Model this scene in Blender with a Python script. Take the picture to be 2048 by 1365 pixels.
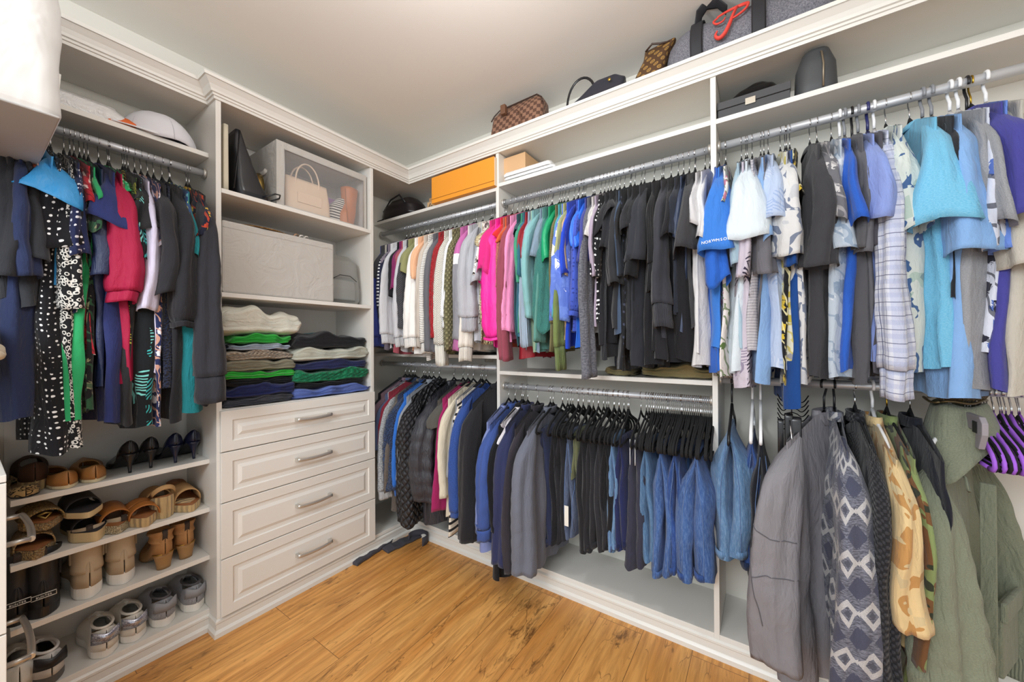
import bpy, math, random
from mathutils import Vector, Matrix, noise
for o in list(bpy.data.objects): bpy.data.objects.remove(o)
sc = bpy.context.scene
COL = sc.collection
PI = math.pi
# ------------------------------------------------------------------ camera
FPX, CAMH = 748.6, 1.2
YAW, PIT, ROL = math.radians(33.876), math.radians(.196), math.radians(-.309)
Fv = Vector((-math.sin(YAW), math.cos(YAW), 0)); Rv = Vector((math.cos(YAW), math.sin(YAW), 0)); Uv = Vector((0, 0, 1))
F2 = Fv*math.cos(PIT) + Uv*math.sin(PIT); U2 = Uv*math.cos(PIT) - Fv*math.sin(PIT)
R3 = Rv*math.cos(ROL) + U2*math.sin(ROL); U3 = U2*math.cos(ROL) - Rv*math.sin(ROL)
cam = bpy.data.objects.new('camera', bpy.data.cameras.new('camera')); COL.objects.link(cam)
m = Matrix((R3, U3, -F2)).transposed().to_4x4(); m.translation = Vector((0, 0, CAMH)); cam.matrix_world = m
cam.data.sensor_fit = 'HORIZONTAL'; cam.data.sensor_width = 36; cam.data.lens = 36*FPX/2048
cam.data.clip_start = .05
sc.camera = cam
sc.view_settings.view_transform = 'Standard'; sc.view_settings.look = 'None'
sc.view_settings.gamma = 1; sc.view_settings.use_curve_mapping = False
sc.view_settings.exposure = 0.12
# ------------------------------------------------------------------ world: added ambient fill, let in by the open side of the room
w = bpy.data.worlds.new('world'); sc.world = w; w.use_nodes = True
w.node_tree.nodes['Background'].inputs[0].default_value = (.86, .94, 1, 1)
w.node_tree.nodes['Background'].inputs[1].default_value = 1.2
def area(name, loc, size, power, col, target):
    l = bpy.data.lights.new(name, 'AREA'); l.shape = 'DISK'; l.size = size; l.energy = power; l.color = col
    o = bpy.data.objects.new(name, l); COL.objects.link(o); o.location = loc
    o.rotation_euler = (Vector(target) - Vector(loc)).to_track_quat('-Z', 'Y').to_euler(); return o
# the round ceiling lamp just above the frame, and a soft fill added behind the camera
l = bpy.data.lights.new('ceiling_lamp', 'POINT'); l.energy = 13.5; l.shadow_soft_size = .07; l.color = (1, .99, .985); lo = bpy.data.objects.new('ceiling_lamp', l); COL.objects.link(lo); lo.location = (-.62, .66, 2.20)
area('hall_light', (-.45, -1.6, 2.25), 1.3, 66, (.92, .965, 1), (-.9, 1.3, 1.0))
# ------------------------------------------------------------------ geometry of the place
CEIL, WX, WY = 2.53, -2.217, 1.89            # ceiling, left wall, back wall
XT, XD, XB = -1.862, -1.845, -1.937          # front of tower, its drawer fronts, front of the shoe bay
YF, YR, XR = 1.610, 1.650, -1.972            # front of the back units, rod of the back units, rod of the left bay
def ray(px, py):
    return (R3*((px-1024)/FPX) + U3*((682.5-py)/FPX) + F2)
def onY(px, py, Y):                          # pixel to the plane Y
    d = ray(px, py); t = Y/d.y; return Vector((d.x*t, Y, CAMH+d.z*t))
def onX(px, py, X):
    d = ray(px, py); t = X/d.x; return Vector((X, d.y*t, CAMH+d.z*t))
def onZ(px, py, Z):
    d = ray(px, py); t = (Z-CAMH)/d.z; return Vector((d.x*t, d.y*t, Z))
# ------------------------------------------------------------------ mesh helpers
class MB:
    def __init__(s): s.V = []; s.F = []; s.U = []; s.sm = []
    def face(s, idx, uv=None, smooth=False):
        s.F.append(tuple(idx)); s.U.append(uv or [(s.V[i][0]+s.V[i][1], s.V[i][2]) for i in idx]); s.sm.append(smooth)
    def add(s, pts):
        n = len(s.V); s.V += [tuple(p) for p in pts]; return n
    def box(s, x0, x1, y0, y1, z0, z1):
        n = s.add([(x, y, z) for z in (z0, z1) for y in (y0, y1) for x in (x0, x1)])
        for f in ((0,2,3,1),(4,5,7,6),(0,1,5,4),(2,6,7,3),(0,4,6,2),(1,3,7,5)): s.face([n+i for i in f])
        return s
    def prism(s, poly, fn):                  # poly: 2D list; fn(p, k) -> 3D, k = 0/1
        k = len(poly); a = s.add([fn(p, 0) for p in poly]); b = s.add([fn(p, 1) for p in poly])
        s.face([a+i for i in range(k)][::-1]); s.face([b+i for i in range(k)])
        for i in range(k): j = (i+1) % k; s.face([a+i, a+j, b+j, b+i])
        return s
    def loft(s, rings, closed=True, cap0=False, cap1=False, smooth=True, capsmooth=False):
        n = len(rings[0]); base = [s.add(r) for r in rings]
        R = [[Vector(p) for p in r] for r in rings]
        vv = [0.]
        for i in range(1, len(R)):
            j = n//4; vv.append(vv[-1] + (R[i][j]-R[i-1][j]).length)
        mid = R[len(R)//2]; uu = [0.]
        for j in range(1, n+1): uu.append(uu[-1] + (mid[j % n]-mid[j-1]).length)
        for i in range(len(R)-1):
            for j in range(n if closed else n-1):
                k = (j+1) % n
                s.face([base[i]+j, base[i]+k, base[i+1]+k, base[i+1]+j], [(uu[j], vv[i]), (uu[j+1], vv[i]), (uu[j+1], vv[i+1]), (uu[j], vv[i+1])], smooth)
        if cap0: s.face([base[0]+j for j in range(n)][::-1], [(R[0][j].x, R[0][j].y) for j in range(n)][::-1], capsmooth)
        if cap1: s.face([base[-1]+j for j in range(n)], [(R[-1][j].x, R[-1][j].y) for j in range(n)], capsmooth)
        return s
    def tube(s, pts, r, n=10, r2=None, caps=True, flat=1.0, up=None):
        P = [Vector(p) for p in pts]; rings = []; prev = None
        for i, p in enumerate(P):
            d = (P[min(i+1, len(P)-1)] - P[max(i-1, 0)]).normalized()
            if prev is None:
                u = Vector(up) if up else (Vector((0, 0, 1)) if abs(d.z) < .9 else Vector((1, 0, 0)))
                a = (u - d*u.dot(d)).normalized()
            else: a = (prev - d*prev.dot(d)).normalized()
            prev = a; b = d.cross(a)
            rr = r(i/(len(P)-1)) if callable(r) else (r if r2 is None else r+(r2-r)*i/(len(P)-1))
            rings.append([p + a*(math.cos(2*PI*k/n)*rr) + b*(math.sin(2*PI*k/n)*rr*flat) for k in range(n)])
        return s.loft(rings, True, caps, caps)
    def lathe(s, prof, n=20, c=(0, 0, 0), axis='z'):
        rings = []
        for r, h in prof:
            q = [(r*math.cos(2*PI*k/n), r*math.sin(2*PI*k/n)) for k in range(n)]
            rings.append([(c[0]+a, c[1]+b, c[2]+h) if axis == 'z' else ((c[0]+h, c[1]+a, c[2]+b) if axis == 'x' else (c[0]+b, c[1]+h, c[2]+a)) for a, b in q])
        return s.loft(rings, True, True, True)
    def build(s, name, mat, parent=None, bevel=0, solid=0, sub=0, mats=None):
        me = bpy.data.meshes.new(name); me.from_pydata(s.V, [], s.F)
        uv = me.uv_layers.new(name='UVMap'); flat = [c for f in s.U for p in f for c in p]
        uv.data.foreach_set('uv', flat); me.polygons.foreach_set('use_smooth', s.sm); me.update()
        me.materials.append(mat)
        o = bpy.data.objects.new(name, me); COL.objects.link(o)
        if parent: o.parent = parent
        if bevel:
            b = o.modifiers.new('bevel', 'BEVEL'); b.width = bevel; b.segments = 2; b.limit_method = 'ANGLE'; b.angle_limit = .6
        if solid:
            b = o.modifiers.new('thickness', 'SOLIDIFY'); b.thickness = solid; b.offset = 0
        if sub:
            b = o.modifiers.new('smooth', 'SUBSURF'); b.levels = sub; b.render_levels = sub
        return o
def tag(o, label=None, cat=None, group=None, kind=None):
    if label: o['label'] = label
    if cat: o['category'] = cat
    if group: o['group'] = group
    if kind: o['kind'] = kind
    return o
def empty(name, loc, rz=0, label=None, cat=None, group=None):
    o = bpy.data.objects.new(name, None); COL.objects.link(o); o.location = loc; o.rotation_euler = (0, 0, rz); o.empty_display_size = .05
    return tag(o, label, cat, group)
def struct(name, mb, mat, **k): return tag(mb.build(name, mat, **k), kind='structure')
def copy_tree(o, parent=None):
    c = o.copy(); COL.objects.link(c)
    if parent is not None: c.parent = parent
    for ch in list(o.children): copy_tree(ch, c)
    return c
# ------------------------------------------------------------------ materials
MC = {}
def hexc(h):
    h = h.lstrip('#'); h = h if len(h) == 6 else ''.join(c*2 for c in h); v = [int(h[i:i+2], 16)/255 for i in (0, 2, 4)]
    return tuple(c/12.92 if c <= .04045 else ((c+.055)/1.055)**2.4 for c in v) + (1,)
class N:
    def __init__(s, name):
        s.m = bpy.data.materials.new(name); s.m.use_nodes = True; s.t = s.m.node_tree; s.b = s.t.nodes['Principled BSDF']
    def n(s, typ, ins={}, **props):
        x = s.t.nodes.new(typ)
        for k, v in props.items(): setattr(x, k, v)
        for k, v in ins.items():
            if isinstance(v, bpy.types.NodeSocket): s.t.links.new(v, x.inputs[k])
            else: x.inputs[k].default_value = v
        return x
    def uv(s, sx=1, sy=1, rot=0, loc=(0, 0, 0)):
        c = s.n('ShaderNodeTexCoord'); return s.n('ShaderNodeMapping', {'Vector': c.outputs['UV'], 'Scale': (sx, sy, 1), 'Rotation': (0, 0, rot), 'Location': loc}).outputs[0]
    def obj(s, sc_=(1, 1, 1), rot=(0, 0, 0), loc=(0, 0, 0)):
        c = s.n('ShaderNodeTexCoord'); return s.n('ShaderNodeMapping', {'Vector': c.outputs['Object'], 'Scale': sc_, 'Rotation': rot, 'Location': loc}).outputs[0]
    def noise(s, vec, scale, detail=3, rough=.5, dist=0):
        return s.n('ShaderNodeTexNoise', {'Vector': vec, 'Scale': scale, 'Detail': detail, 'Roughness': rough, 'Distortion': dist}).outputs['Fac']
    def ramp(s, fac, a, b, c0=(0, 0, 0, 1), c1=(1, 1, 1, 1), interp='LINEAR'):
        r = s.n('ShaderNodeValToRGB', {'Fac': fac}); e = r.color_ramp.elements; e[0].position = a; e[1].position = b; e[0].color = c0; e[1].color = c1
        r.color_ramp.interpolation = interp; return r.outputs[0]
    def mix(s, f, a, b, mode='MIX'):
        x = s.n('ShaderNodeMix', data_type='RGBA', blend_type=mode)
        for i, v in ((0, f), (6, a), (7, b)):
            if isinstance(v, bpy.types.NodeSocket): s.t.links.new(v, x.inputs[i])
            else: x.inputs[i].default_value = v
        return x.outputs[2]
    def math(s, op, a, b=0, c=0):
        x = s.n('ShaderNodeMath', operation=op)
        for i, v in enumerate((a, b, c)):
            if isinstance(v, bpy.types.NodeSocket): s.t.links.new(v, x.inputs[i])
            else: x.inputs[i].default_value = v
        return x.outputs[0]
    def bump(s, h, strength=.3, dist=.002, normal=None):
        ins = {'Height': h, 'Strength': strength, 'Distance': dist}
        if normal: ins['Normal'] = normal
        return s.n('ShaderNodeBump', ins).outputs[0]
    def set(s, **k):
        mp = dict(color='Base Color', rough='Roughness', metal='Metallic', normal='Normal', spec='Specular IOR Level', sheen='Sheen Weight', alpha='Alpha', trans='Transmission Weight', ecol='Emission Color', estr='Emission Strength', coat='Coat Weight')
        for a, v in k.items():
            i = s.b.inputs[mp[a]]
            if isinstance(v, bpy.types.NodeSocket): s.t.links.new(v, i)
            else: i.default_value = v
        return s.m
def plain(name, h, rough=.5, metal=0, bump=0, bscale=60, spec=.5):
    if name in MC: return MC[name]
    a = N(name); kw = {}
    if bump: kw['normal'] = a.bump(a.noise(a.obj(), bscale, 4), bump, .002)
    MC[name] = a.set(color=hexc(h), rough=rough, metal=metal, spec=spec, **kw); return MC[name]
def melamine():
    a = N('painted_melamine'); o = a.obj()
    n = a.noise(o, 1.5, 2); c = a.mix(n, hexc('#dfdcd5'), hexc('#e5e2dc'))
    return a.set(color=c, rough=.42, normal=a.bump(a.noise(o, 350, 2), .04, .001))
M_CAB = melamine()
M_EDGE = plain('cabinet_moulding', '#dfdcd5', .35)
M_WALL = plain('wall_paint', '#dfdbd1', .75, bump=.05, bscale=180)
M_CEIL = plain('ceiling_paint', '#f2efe9', .85, bump=.06, bscale=160)
def floor_mat():
    a = N('oak_laminate'); c = a.n('ShaderNodeTexCoord').outputs['Object']
    r = a.n('ShaderNodeMapping', {'Vector': c, 'Rotation': (0, 0, PI/2), 'Location': (.37, .05, 0)}).outputs[0]
    br = a.n('ShaderNodeTexBrick', {'Vector': r, 'Color1': (0, 0, 0, 1), 'Color2': (1, 1, 1, 1), 'Mortar': (.5, .5, .5, 1), 'Scale': 1, 'Mortar Size': .0011, 'Mortar Smooth': .1, 'Brick Width': 1.2, 'Row Height': .185}, offset=.37, offset_frequency=2)
    rnd = br.outputs['Color']
    off = a.n('ShaderNodeVectorMath', {0: rnd, 1: (7.3, 3.1, 5.7)}, operation='MULTIPLY').outputs[0]
    pv = a.n('ShaderNodeVectorMath', {0: c, 1: off}, operation='ADD').outputs[0]
    st = a.n('ShaderNodeMapping', {'Vector': pv, 'Scale': (1, .075, 1)}).outputs[0]
    g1 = a.noise(st, 55, 6, .62, .6); g2 = a.noise(st, 9, 4, .6, 1.6)
    st2 = a.n('ShaderNodeMapping', {'Vector': pv, 'Scale': (1, .3, 1)}).outputs[0]
    g3 = a.noise(st2, 7.5, 5, .68, 1.2); g4 = a.noise(st2, 30, 4, .7, .5)
    col = a.mix(a.ramp(g2, .3, .72), hexc('#cb853c'), hexc('#efb468'))
    col = a.mix(a.math('MULTIPLY', a.ramp(g1, .42, .68), .7), col, hexc('#99612a'))
    col = a.mix(a.math('MULTIPLY', a.ramp(rnd, 0, 1), .22), col, hexc('#d29a58'))
    kn = a.math('MULTIPLY', a.ramp(g3, .58, .66), a.ramp(g4, .42, .58))
    col = a.mix(a.math('MULTIPLY', kn, .85), col, hexc('#5f3b1c'))
    st3 = a.n('ShaderNodeMapping', {'Vector': pv, 'Scale': (1, .16, 1)}).outputs[0]
    cr = a.n('ShaderNodeTexVoronoi', {'Vector': a.n('ShaderNodeVectorMath', {0: st3, 1: a.n('ShaderNodeTexNoise', {'Vector': st3, 'Scale': 9.}).outputs['Color']}, operation='ADD').outputs[0], 'Scale': 5.5}, feature='DISTANCE_TO_EDGE').outputs[0]
    cm = a.math('MULTIPLY', a.ramp(cr, .0, .02, (1, 1, 1, 1), (0, 0, 0, 1)), a.ramp(g3, .46, .54))
    col = a.mix(a.math('MULTIPLY', cm, .7), col, hexc('#6a431f'))
    col = a.mix(a.math('MULTIPLY', br.outputs['Fac'], .75), col, hexc('#4a2c14'))
    nrm = a.bump(a.math('SUBTRACT', g1, br.outputs['Fac']), .18, .001)
    return a.set(color=col, rough=a.math('MULTIPLY_ADD', g1, .2, .33), normal=nrm)
M_FLOOR = floor_mat()
M_CHROME = plain('satin_aluminium', '#c4c6ca', .38, .45)
M_NICKEL = plain('brushed_nickel', '#c9c5be', .36, .7)
M_STEEL = plain('hook_steel', '#d2d3d6', .2, 1.0)
# ================================================================== ROOM
struct('floor', MB().box(WX-.1, 1.9, -1.4, WY+.1, -.05, 0), M_FLOOR)
struct('ceiling', MB().box(WX-.1, 1.9, -1.4, WY+.1, CEIL, CEIL+.05), M_CEIL)
struct('wall_left', MB().box(WX-.1, WX, -1.4, WY+.1, 0, CEIL), M_WALL)
struct('wall_back', MB().box(WX, 1.9, WY, WY+.1, 0, CEIL), M_WALL)
struct('wall_right', MB().box(1.6, 1.7, -.3, WY, 0, CEIL), M_WALL)
TY0, TY1 = .598, 1.346                       # tower
DX = [-1.170, -.153, .92]                    # dividers of the back wall
TH = .019
def sweep(profile, path, a, b):              # profile: (out, z); one run of a mitred moulding
    mb = MB(); pts = []
    for k in (a, b):
        p = Vector(path[k])
        ns = []
        for i, j in ((k-1, k), (k, k+1)):
            if i < 0 or j >= len(path): continue
            d = (Vector(path[j]) - Vector(path[i])).normalized(); ns.append(Vector((d.y, -d.x)))
        off = ns[0] if len(ns) == 1 else ns[0]+ns[1]
        pts.append([(p.x+off.x*o, p.y+off.y*o, z) for o, z in profile])
    n = len(profile); r0 = mb.add(pts[0]); r1 = mb.add(pts[1])
    for i in range(n):
        j = (i+1) % n; mb.face([r0+i, r0+j, r1+j, r1+i])
    mb.face([r0+i for i in range(n)][::-1]); mb.face([r1+i for i in range(n)]); return mb
PATH = [(XB, -.9), (XB, TY0), (XT, TY0), (XT, YF), (1.6, YF)]
Z0 = 2.205
crown = [(0, Z0), (.007, Z0), (.009, Z0+.010), (.014, Z0+.011), (.015, Z0+.019), (.021, Z0+.021), (.024, Z0+.030), (.031, Z0+.043), (.042, Z0+.055), (.047, Z0+.060), (.052, Z0+.061), (.054, Z0+.073), (-.004, Z0+.073)]
base = [(-.004, 0), (.012, 0), (.012, .018), (.006, .026), (.004, .028), (.004, .052), (.007, .056), (.007, .064), (.001, .070), (-.004, .070)]
k = 1
for prof in (crown, base):
    for a in range(4):
        struct('trim_%d' % k, sweep(prof, PATH, a, a+1), M_EDGE); k += 1
def board(name, x0, x1, y0, y1, z0, z1, parent=None, mat=None):
    return MB().box(x0, x1, y0, y1, z0, z1).build(name, mat or M_CAB, parent, bevel=.0012)
def rod(name, p0, p1, parent):
    mb = MB().tube([p0, p1], .0145, 20)
    o = mb.build(name, M_CHROME, parent); d = (Vector(p1)-Vector(p0)).normalized()
    for p, s in ((p0, 1), (p1, -1)):
        MB().tube([Vector(p), Vector(p)+d*s*.012], .021, 18).build('rod_flange', M_NICKEL, o)
    return o
# ---------------- shoe and blouse bay of the left wall
bay = empty('shoe_shelf_bay', (XB, .1, 0), 0, 'white built-in bay left of the drawer tower, shoe shelves below a clothes rod', 'shelving unit')
def P(o): return o
def addp(root, o):                            # parent keeping the geometry where it is
    o.parent = root; o.matrix_parent_inverse = Matrix.Translation(root.location).inverted(); return o
NY = -.9
for z in (2.005, .716, .5129, .3131): addp(bay, board('shelf', WX, XB, .096, TY0, z-TH, z))
addp(bay, board('deck', WX, XB, .096, TY0, .071, .090))
addp(bay, board('plinth', XB-.02, XB, .096, TY0, .0, .071))
addp(bay, board('top_panel', WX, XB+.0, NY, TY0, 2.212, 2.230))
addp(bay, board('back_panel', WX, WX+.006, .096, TY0, .09, 1.10))
addp(bay, rod('clothes_rod', (XR, .096, 1.925), (XR, TY0, 1.925), None))
# ---------------- drawer tower
tw = empty('drawer_tower', (XT, .97, 0), 0, 'tall white built-in tower with three open shelves over four drawers', 'cabinet')
for y in (TY0, TY1-TH): addp(tw, board('side_panel', WX, XT, y, y+TH, 0, 2.224))
a0, a1 = TY0+TH, TY1-TH
for z in (1.847, 1.415): addp(tw, board('shelf', WX, XT+.002, a0, a1, z-TH, z))
addp(tw, board('counter', WX, XT-.003, a0, a1, .908, .926))
addp(tw, board('top_panel', WX, XT, TY0, YF, 2.212, 2.230))
addp(tw, board('back_panel', WX, WX+.006, a0, a1, .07, 2.21))
addp(tw, board('plinth', XT-.02, XT, a0-TH, YF, 0, .071))
addp(tw, board('deck', WX, XT, a0-TH, YF, .055, .071))
def raised(x, y0, y1, z0, z1, th=.018):       # raised-panel drawer front facing +X
    mb = MB(); rings = []
    for ins, d in ((0, -th), (0, -.002), (.002, 0), (.040, 0), (.044, -.005), (.050, -.0055), (.060, -.0055), (.074, .0005), (.078, .0005)):
        rings.append([(x+d, y0+ins, z0+ins), (x+d, y1-ins, z0+ins), (x+d, y1-ins, z1-ins), (x+d, y0+ins, z1-ins)])
    return mb.loft(rings, True, True, True, smooth=False)
def handle(x, yc, zc, w=.168, axis=0):
    mb = MB(); H = w/2
    pts = []
    for i in range(17):
        s = -1+2*i/16; pts.append((x+.031-.006*abs(s)**2, yc+s*H, zc-.004*(1-s*s)))
    mb.tube(pts, .0085, 10, flat=.55, up=(0, 0, 1))
    for s in (-1, 1):
        mb.box(x, x+.026, yc+s*(H-.004)-.006, yc+s*(H-.004)+.006, zc-.0075, zc+.0075)
    return mb
for z0, z1 in ((.754, .922), (.545, .750), (.315, .541), (.078, .311)):
    d = addp(tw, raised(XD, TY0+.010, TY1-.006, z0, z1).build('drawer_front', M_CAB))
    hh = handle(XD, (TY0+TY1)/2+.012, (z0+z1)/2+.002).build('handle', M_NICKEL); hh.parent = d; hh.matrix_parent_inverse = d.matrix_world.inverted()
    hh.parent = d; hh.matrix_parent_inverse = Matrix.Identity(4)
# ---------------- back wall bays
ba = empty('corner_hanging_bay', (-1.7, YF, 0), 0, 'white corner bay of the back wall with two clothes rods, left of the first divider', 'shelving unit')
x0, x1 = WX, DX[0]-TH/2
addp(ba, board('shelf', x0, x1, YF, WY, 2.008, 2.027)); addp(ba, board('shelf', x0, x1, YF, WY, 1.112, 1.131))
addp(ba, board('corner_deck', WX, XT-.002, TY1, YF, .071, .090)); addp(ba, board('deck', x0, x1, YF, WY, .071, .090)); addp(ba, board('plinth', XT, x1, YF, YF+.02, 0, .071))
addp(ba, rod('clothes_rod', (x0+.03, YR, 1.950), (x1, YR, 1.950), None)); addp(ba, rod('clothes_rod', (x0+.03, YR, 1.060), (x1, YR, 1.060), None))
addp(ba, board('top_panel', XT, x1, YF, WY, 2.212, 2.230)); addp(ba, board('top_panel', WX, XT, YF, WY, 2.212, 2.230))
bb = empty('middle_hanging_bay', (-.66, YF, 0), 0, 'white middle bay of the back wall between the two dividers, with a mid shelf', 'shelving unit')
x0, x1 = DX[0]+TH/2, DX[1]-TH/2
addp(bb, board('shelf', x0, x1, YF, WY, 2.026, 2.045)); addp(bb, board('shelf', x0, x1, YF, WY, 1.030, 1.049))
addp(bb, board('deck', x0, x1, YF, WY, .071, .090)); addp(bb, board('plinth', x0, x1, YF, YF+.02, 0, .071))
addp(bb, rod('clothes_rod', (x0, YR, 1.950), (x1, YR, 1.950), None)); addp(bb, rod('clothes_rod', (x0, YR, .967), (x1, YR, .967), None))
addp(bb, board('top_panel', x0, x1, YF, WY, 2.212, 2.230))
for x in DX[:2]: addp(bb, board('divider', x-TH/2, x+TH/2, YF, WY, 0, 2.212))
bc = empty('right_hanging_bay', (.4, YF, 0), 0, 'white right bay of the back wall with two clothes rods, right of the second divider', 'shelving unit')
x0, x1 = DX[1]+TH/2, DX[2]-TH/2
addp(bc, board('shelf', x0, x1, YF, WY, 2.024, 2.043))
addp(bc, board('deck', x0, x1, YF, WY, .071, .090)); addp(bc, board('plinth', x0, x1, YF, YF+.02, 0, .071))
addp(bc, rod('clothes_rod', (x0, YR, 1.952), (x1, YR, 1.952), None)); addp(bc, rod('clothes_rod', (x0, YR, 1.052), (x1, YR, 1.052), None))
addp(bc, board('top_panel', x0, 1.6, YF, WY, 2.212, 2.230)); addp(bc, board('side_panel', DX[2]-TH/2, DX[2]+TH/2, YF, WY, 0, 2.212))
# ---------------- near drawer unit at the left edge, its drawers facing the back wall
NX, NYF = -1.520, .070
nu = empty('near_drawer_unit', (NX, NYF, 0), 0, 'white drawer unit cut by the left frame edge, its pulls seen end on', 'cabinet')
addp(nu, board('side_panel', NX-TH, NX, -.35, NYF-.019, 0, .868)); addp(nu, board('carcass', WX, NX-TH, -.35, NYF-.019, 0, .866))
addp(nu, board('counter', WX, NX, -.35, NYF, .869, .886))
for z0, z1 in ((.505, .866), (.235, .501), (.08, .231)):
    d = addp(nu, board('drawer_front', -2.08, NX, NYF-.018, NYF, z0, z1))
    mb = MB(); zc = (z0+z1)/2-.012; xc = -1.78
    mb.tube([(xc-.13+.26*i/12, NYF+.052-.006*abs(i/6-1)**2, zc) for i in range(13)], .0075, 8)
    for s in (-.125, .125): mb.tube([(xc+s, NYF, zc), (xc+s, NYF+.046, zc)], .0075, 8)
    hh = mb.build('handle', M_NICKEL); hh.parent = d
addp(nu, board('hutch_panel', WX, -1.60, -.35, -.33, .886, 2.2)); 
for z in (1.10, 1.735): addp(nu, board('hutch_shelf', WX, -1.60, -.33, .035, z-TH, z))
# ================================================================== CLOTH MATERIALS
def cloth(spec, bump=.5, rough=.85):
    key = ('cloth', repr(spec), bump, rough)
    if key in MC: return MC[key]
    if isinstance(spec, str): spec = ('plain', spec)
    kind, c1 = spec[0], hexc(spec[1]); c2 = hexc(spec[2]) if len(spec) > 2 else c1; c3 = hexc(spec[3]) if len(spec) > 3 else c2
    sz = spec[4] if len(spec) > 4 else 1.0
    a = N('fabric_'+kind); uv = a.uv()
    fine = a.noise(a.uv(1, 1), 420, 2, .6)
    creases = a.math('ADD', a.noise(a.uv(20, 5, .12), 1.0, 4, .55, .9), a.math('MULTIPLY', a.noise(a.uv(48, 15, -.5), 1.0, 3, .5, 1.2), .45))
    hgt = a.math('ADD', a.math('MULTIPLY', creases, 1.0), a.math('MULTIPLY', fine, .10))
    bs = bump
    def tinted(c):                            # faint mottling of the yarn
        return a.mix(a.math('MULTIPLY', a.noise(uv, 45, 3), .25), c, a.mix(.5, c, (c1[0]*.6, c1[1]*.6, c1[2]*.6, 1)))
    col = tinted(c1)
    wob = a.n('ShaderNodeTexNoise', {'Vector': uv, 'Scale': 14., 'Detail': 2}).outputs['Color']
    wuv = a.n('ShaderNodeVectorMath', {0: uv, 1: a.n('ShaderNodeVectorMath', {0: wob, 1: (.03*sz,)*3}, operation='MULTIPLY').outputs[0]}, operation='ADD').outputs[0]
    if kind == 'dots':
        v = a.n('ShaderNodeTexVoronoi', {'Vector': uv, 'Scale': 1/(.02*sz), 'Randomness': .3}).outputs['Distance']
        col = a.mix(a.ramp(v, .20, .23, (1, 1, 1, 1), (0, 0, 0, 1)), c1, c2)
    elif kind in ('hstripe', 'vstripe'):
        x = a.n('ShaderNodeSeparateXYZ', {0: uv}).outputs[1 if kind == 'hstripe' else 0]
        f = a.math('FRACT', a.math('DIVIDE', x, .012*sz)); col = a.mix(a.math('GREATER_THAN', f, .6), c1, c2)
    elif kind == 'dash':
        x = a.n('ShaderNodeSeparateXYZ', {0: uv}); f = a.math('FRACT', a.math('DIVIDE', x.outputs[1], .02*sz)); g = a.math('FRACT', a.math('DIVIDE', x.outputs[0], .05*sz))
        col = a.mix(a.math('MULTIPLY', a.math('GREATER_THAN', f, .62), a.math('GREATER_THAN', g, .45)), c1, c2)
    elif kind == 'plaid':
        x = a.n('ShaderNodeSeparateXYZ', {0: uv}); p = .036*sz
        fx, fy = [a.math('FRACT', a.math('DIVIDE', x.outputs[i], p)) for i in (0, 1)]
        col = a.mix(a.math('MULTIPLY', a.math('LESS_THAN', fx, .35), .4), c1, c2); col = a.mix(a.math('MULTIPLY', a.math('LESS_THAN', fy, .35), .4), col, c2)
        col = a.mix(a.math('MULTIPLY', a.math('LESS_THAN', a.math('ABSOLUTE', a.math('SUBTRACT', fx, .7)), .03), .8), col, c3); col = a.mix(a.math('MULTIPLY', a.math('LESS_THAN', a.math('ABSOLUTE', a.math('SUBTRACT', fy, .7)), .03), .8), col, c3)
    elif kind in ('floral', 'camo', 'leopard'):
        if kind == 'floral':
            v = a.n('ShaderNodeTexVoronoi', {'Vector': wuv, 'Scale': 1/(.045*sz)}); d = v.outputs['Distance']; rc = a.n('ShaderNodeSeparateColor', {0: v.outputs['Color']}).outputs[0]
            pet = a.noise(wuv, 55/sz, 2, .5, 2.2)
            m = a.math('LESS_THAN', a.math('ADD', d, a.math('MULTIPLY', pet, .5)), .62)
            col = a.mix(m, c1, a.mix(a.math('GREATER_THAN', rc, .5), c2, c3))
            w2 = a.n('ShaderNodeTexWave', {'Vector': a.uv(1, 1, .7), 'Scale': 9/sz, 'Distortion': 14., 'Detail': 2.}).outputs['Fac']
            col = a.mix(a.math('MULTIPLY', a.math('GREATER_THAN', w2, .9), .8), col, c3)
        elif kind == 'camo':
            n1 = a.noise(uv, 9/sz, 2, .45, .6); n2 = a.noise(a.uv(1, 1.5, .8, (3, 1, 0)), 10/sz, 2, .45, .6)
            col = a.mix(a.math('GREATER_THAN', n1, .55), c1, c2); col = a.mix(a.math('GREATER_THAN', n2, .60), col, c3)
        else:
            v = a.n('ShaderNodeTexVoronoi', {'Vector': wuv, 'Scale': 1/(.016*sz)}).outputs['Distance']
            r1 = a.math('MULTIPLY', a.math('GREATER_THAN', v, .28), a.math('LESS_THAN', v, .5)); col = a.mix(r1, c1, c2)
    elif kind == 'palm':
        v = a.n('ShaderNodeTexVoronoi', {'Vector': uv, 'Scale': 1/(.11*sz)}); rc = a.n('ShaderNodeSeparateColor', {0: v.outputs['Color']}).outputs[0]
        ang = a.math('MULTIPLY', rc, 6.28); x = a.n('ShaderNodeSeparateXYZ', {0: uv})
        t = a.math('ADD', a.math('MULTIPLY', x.outputs[0], a.math('COSINE', ang)), a.math('MULTIPLY', x.outputs[1], a.math('SINE', ang)))
        f = a.math('FRACT', a.math('ADD', a.math('MULTIPLY', t, 75/sz), a.math('MULTIPLY', a.noise(uv, 18, 1), 3)))
        m = a.math('MULTIPLY', a.math('LESS_THAN', f, .42), a.math('LESS_THAN', v.outputs['Distance'], .48))
        col = a.mix(m, c1, a.mix(a.math('GREATER_THAN', rc, .55), c2, c3))
    elif kind == 'sketch':                    # loose line drawing
        w1 = a.n('ShaderNodeTexWave', {'Vector': wuv, 'Scale': 8/sz, 'Distortion': 16., 'Detail': 3., 'Detail Scale': 1.2}).outputs['Fac']
        n1 = a.noise(uv, 12/sz, 2)
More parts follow.
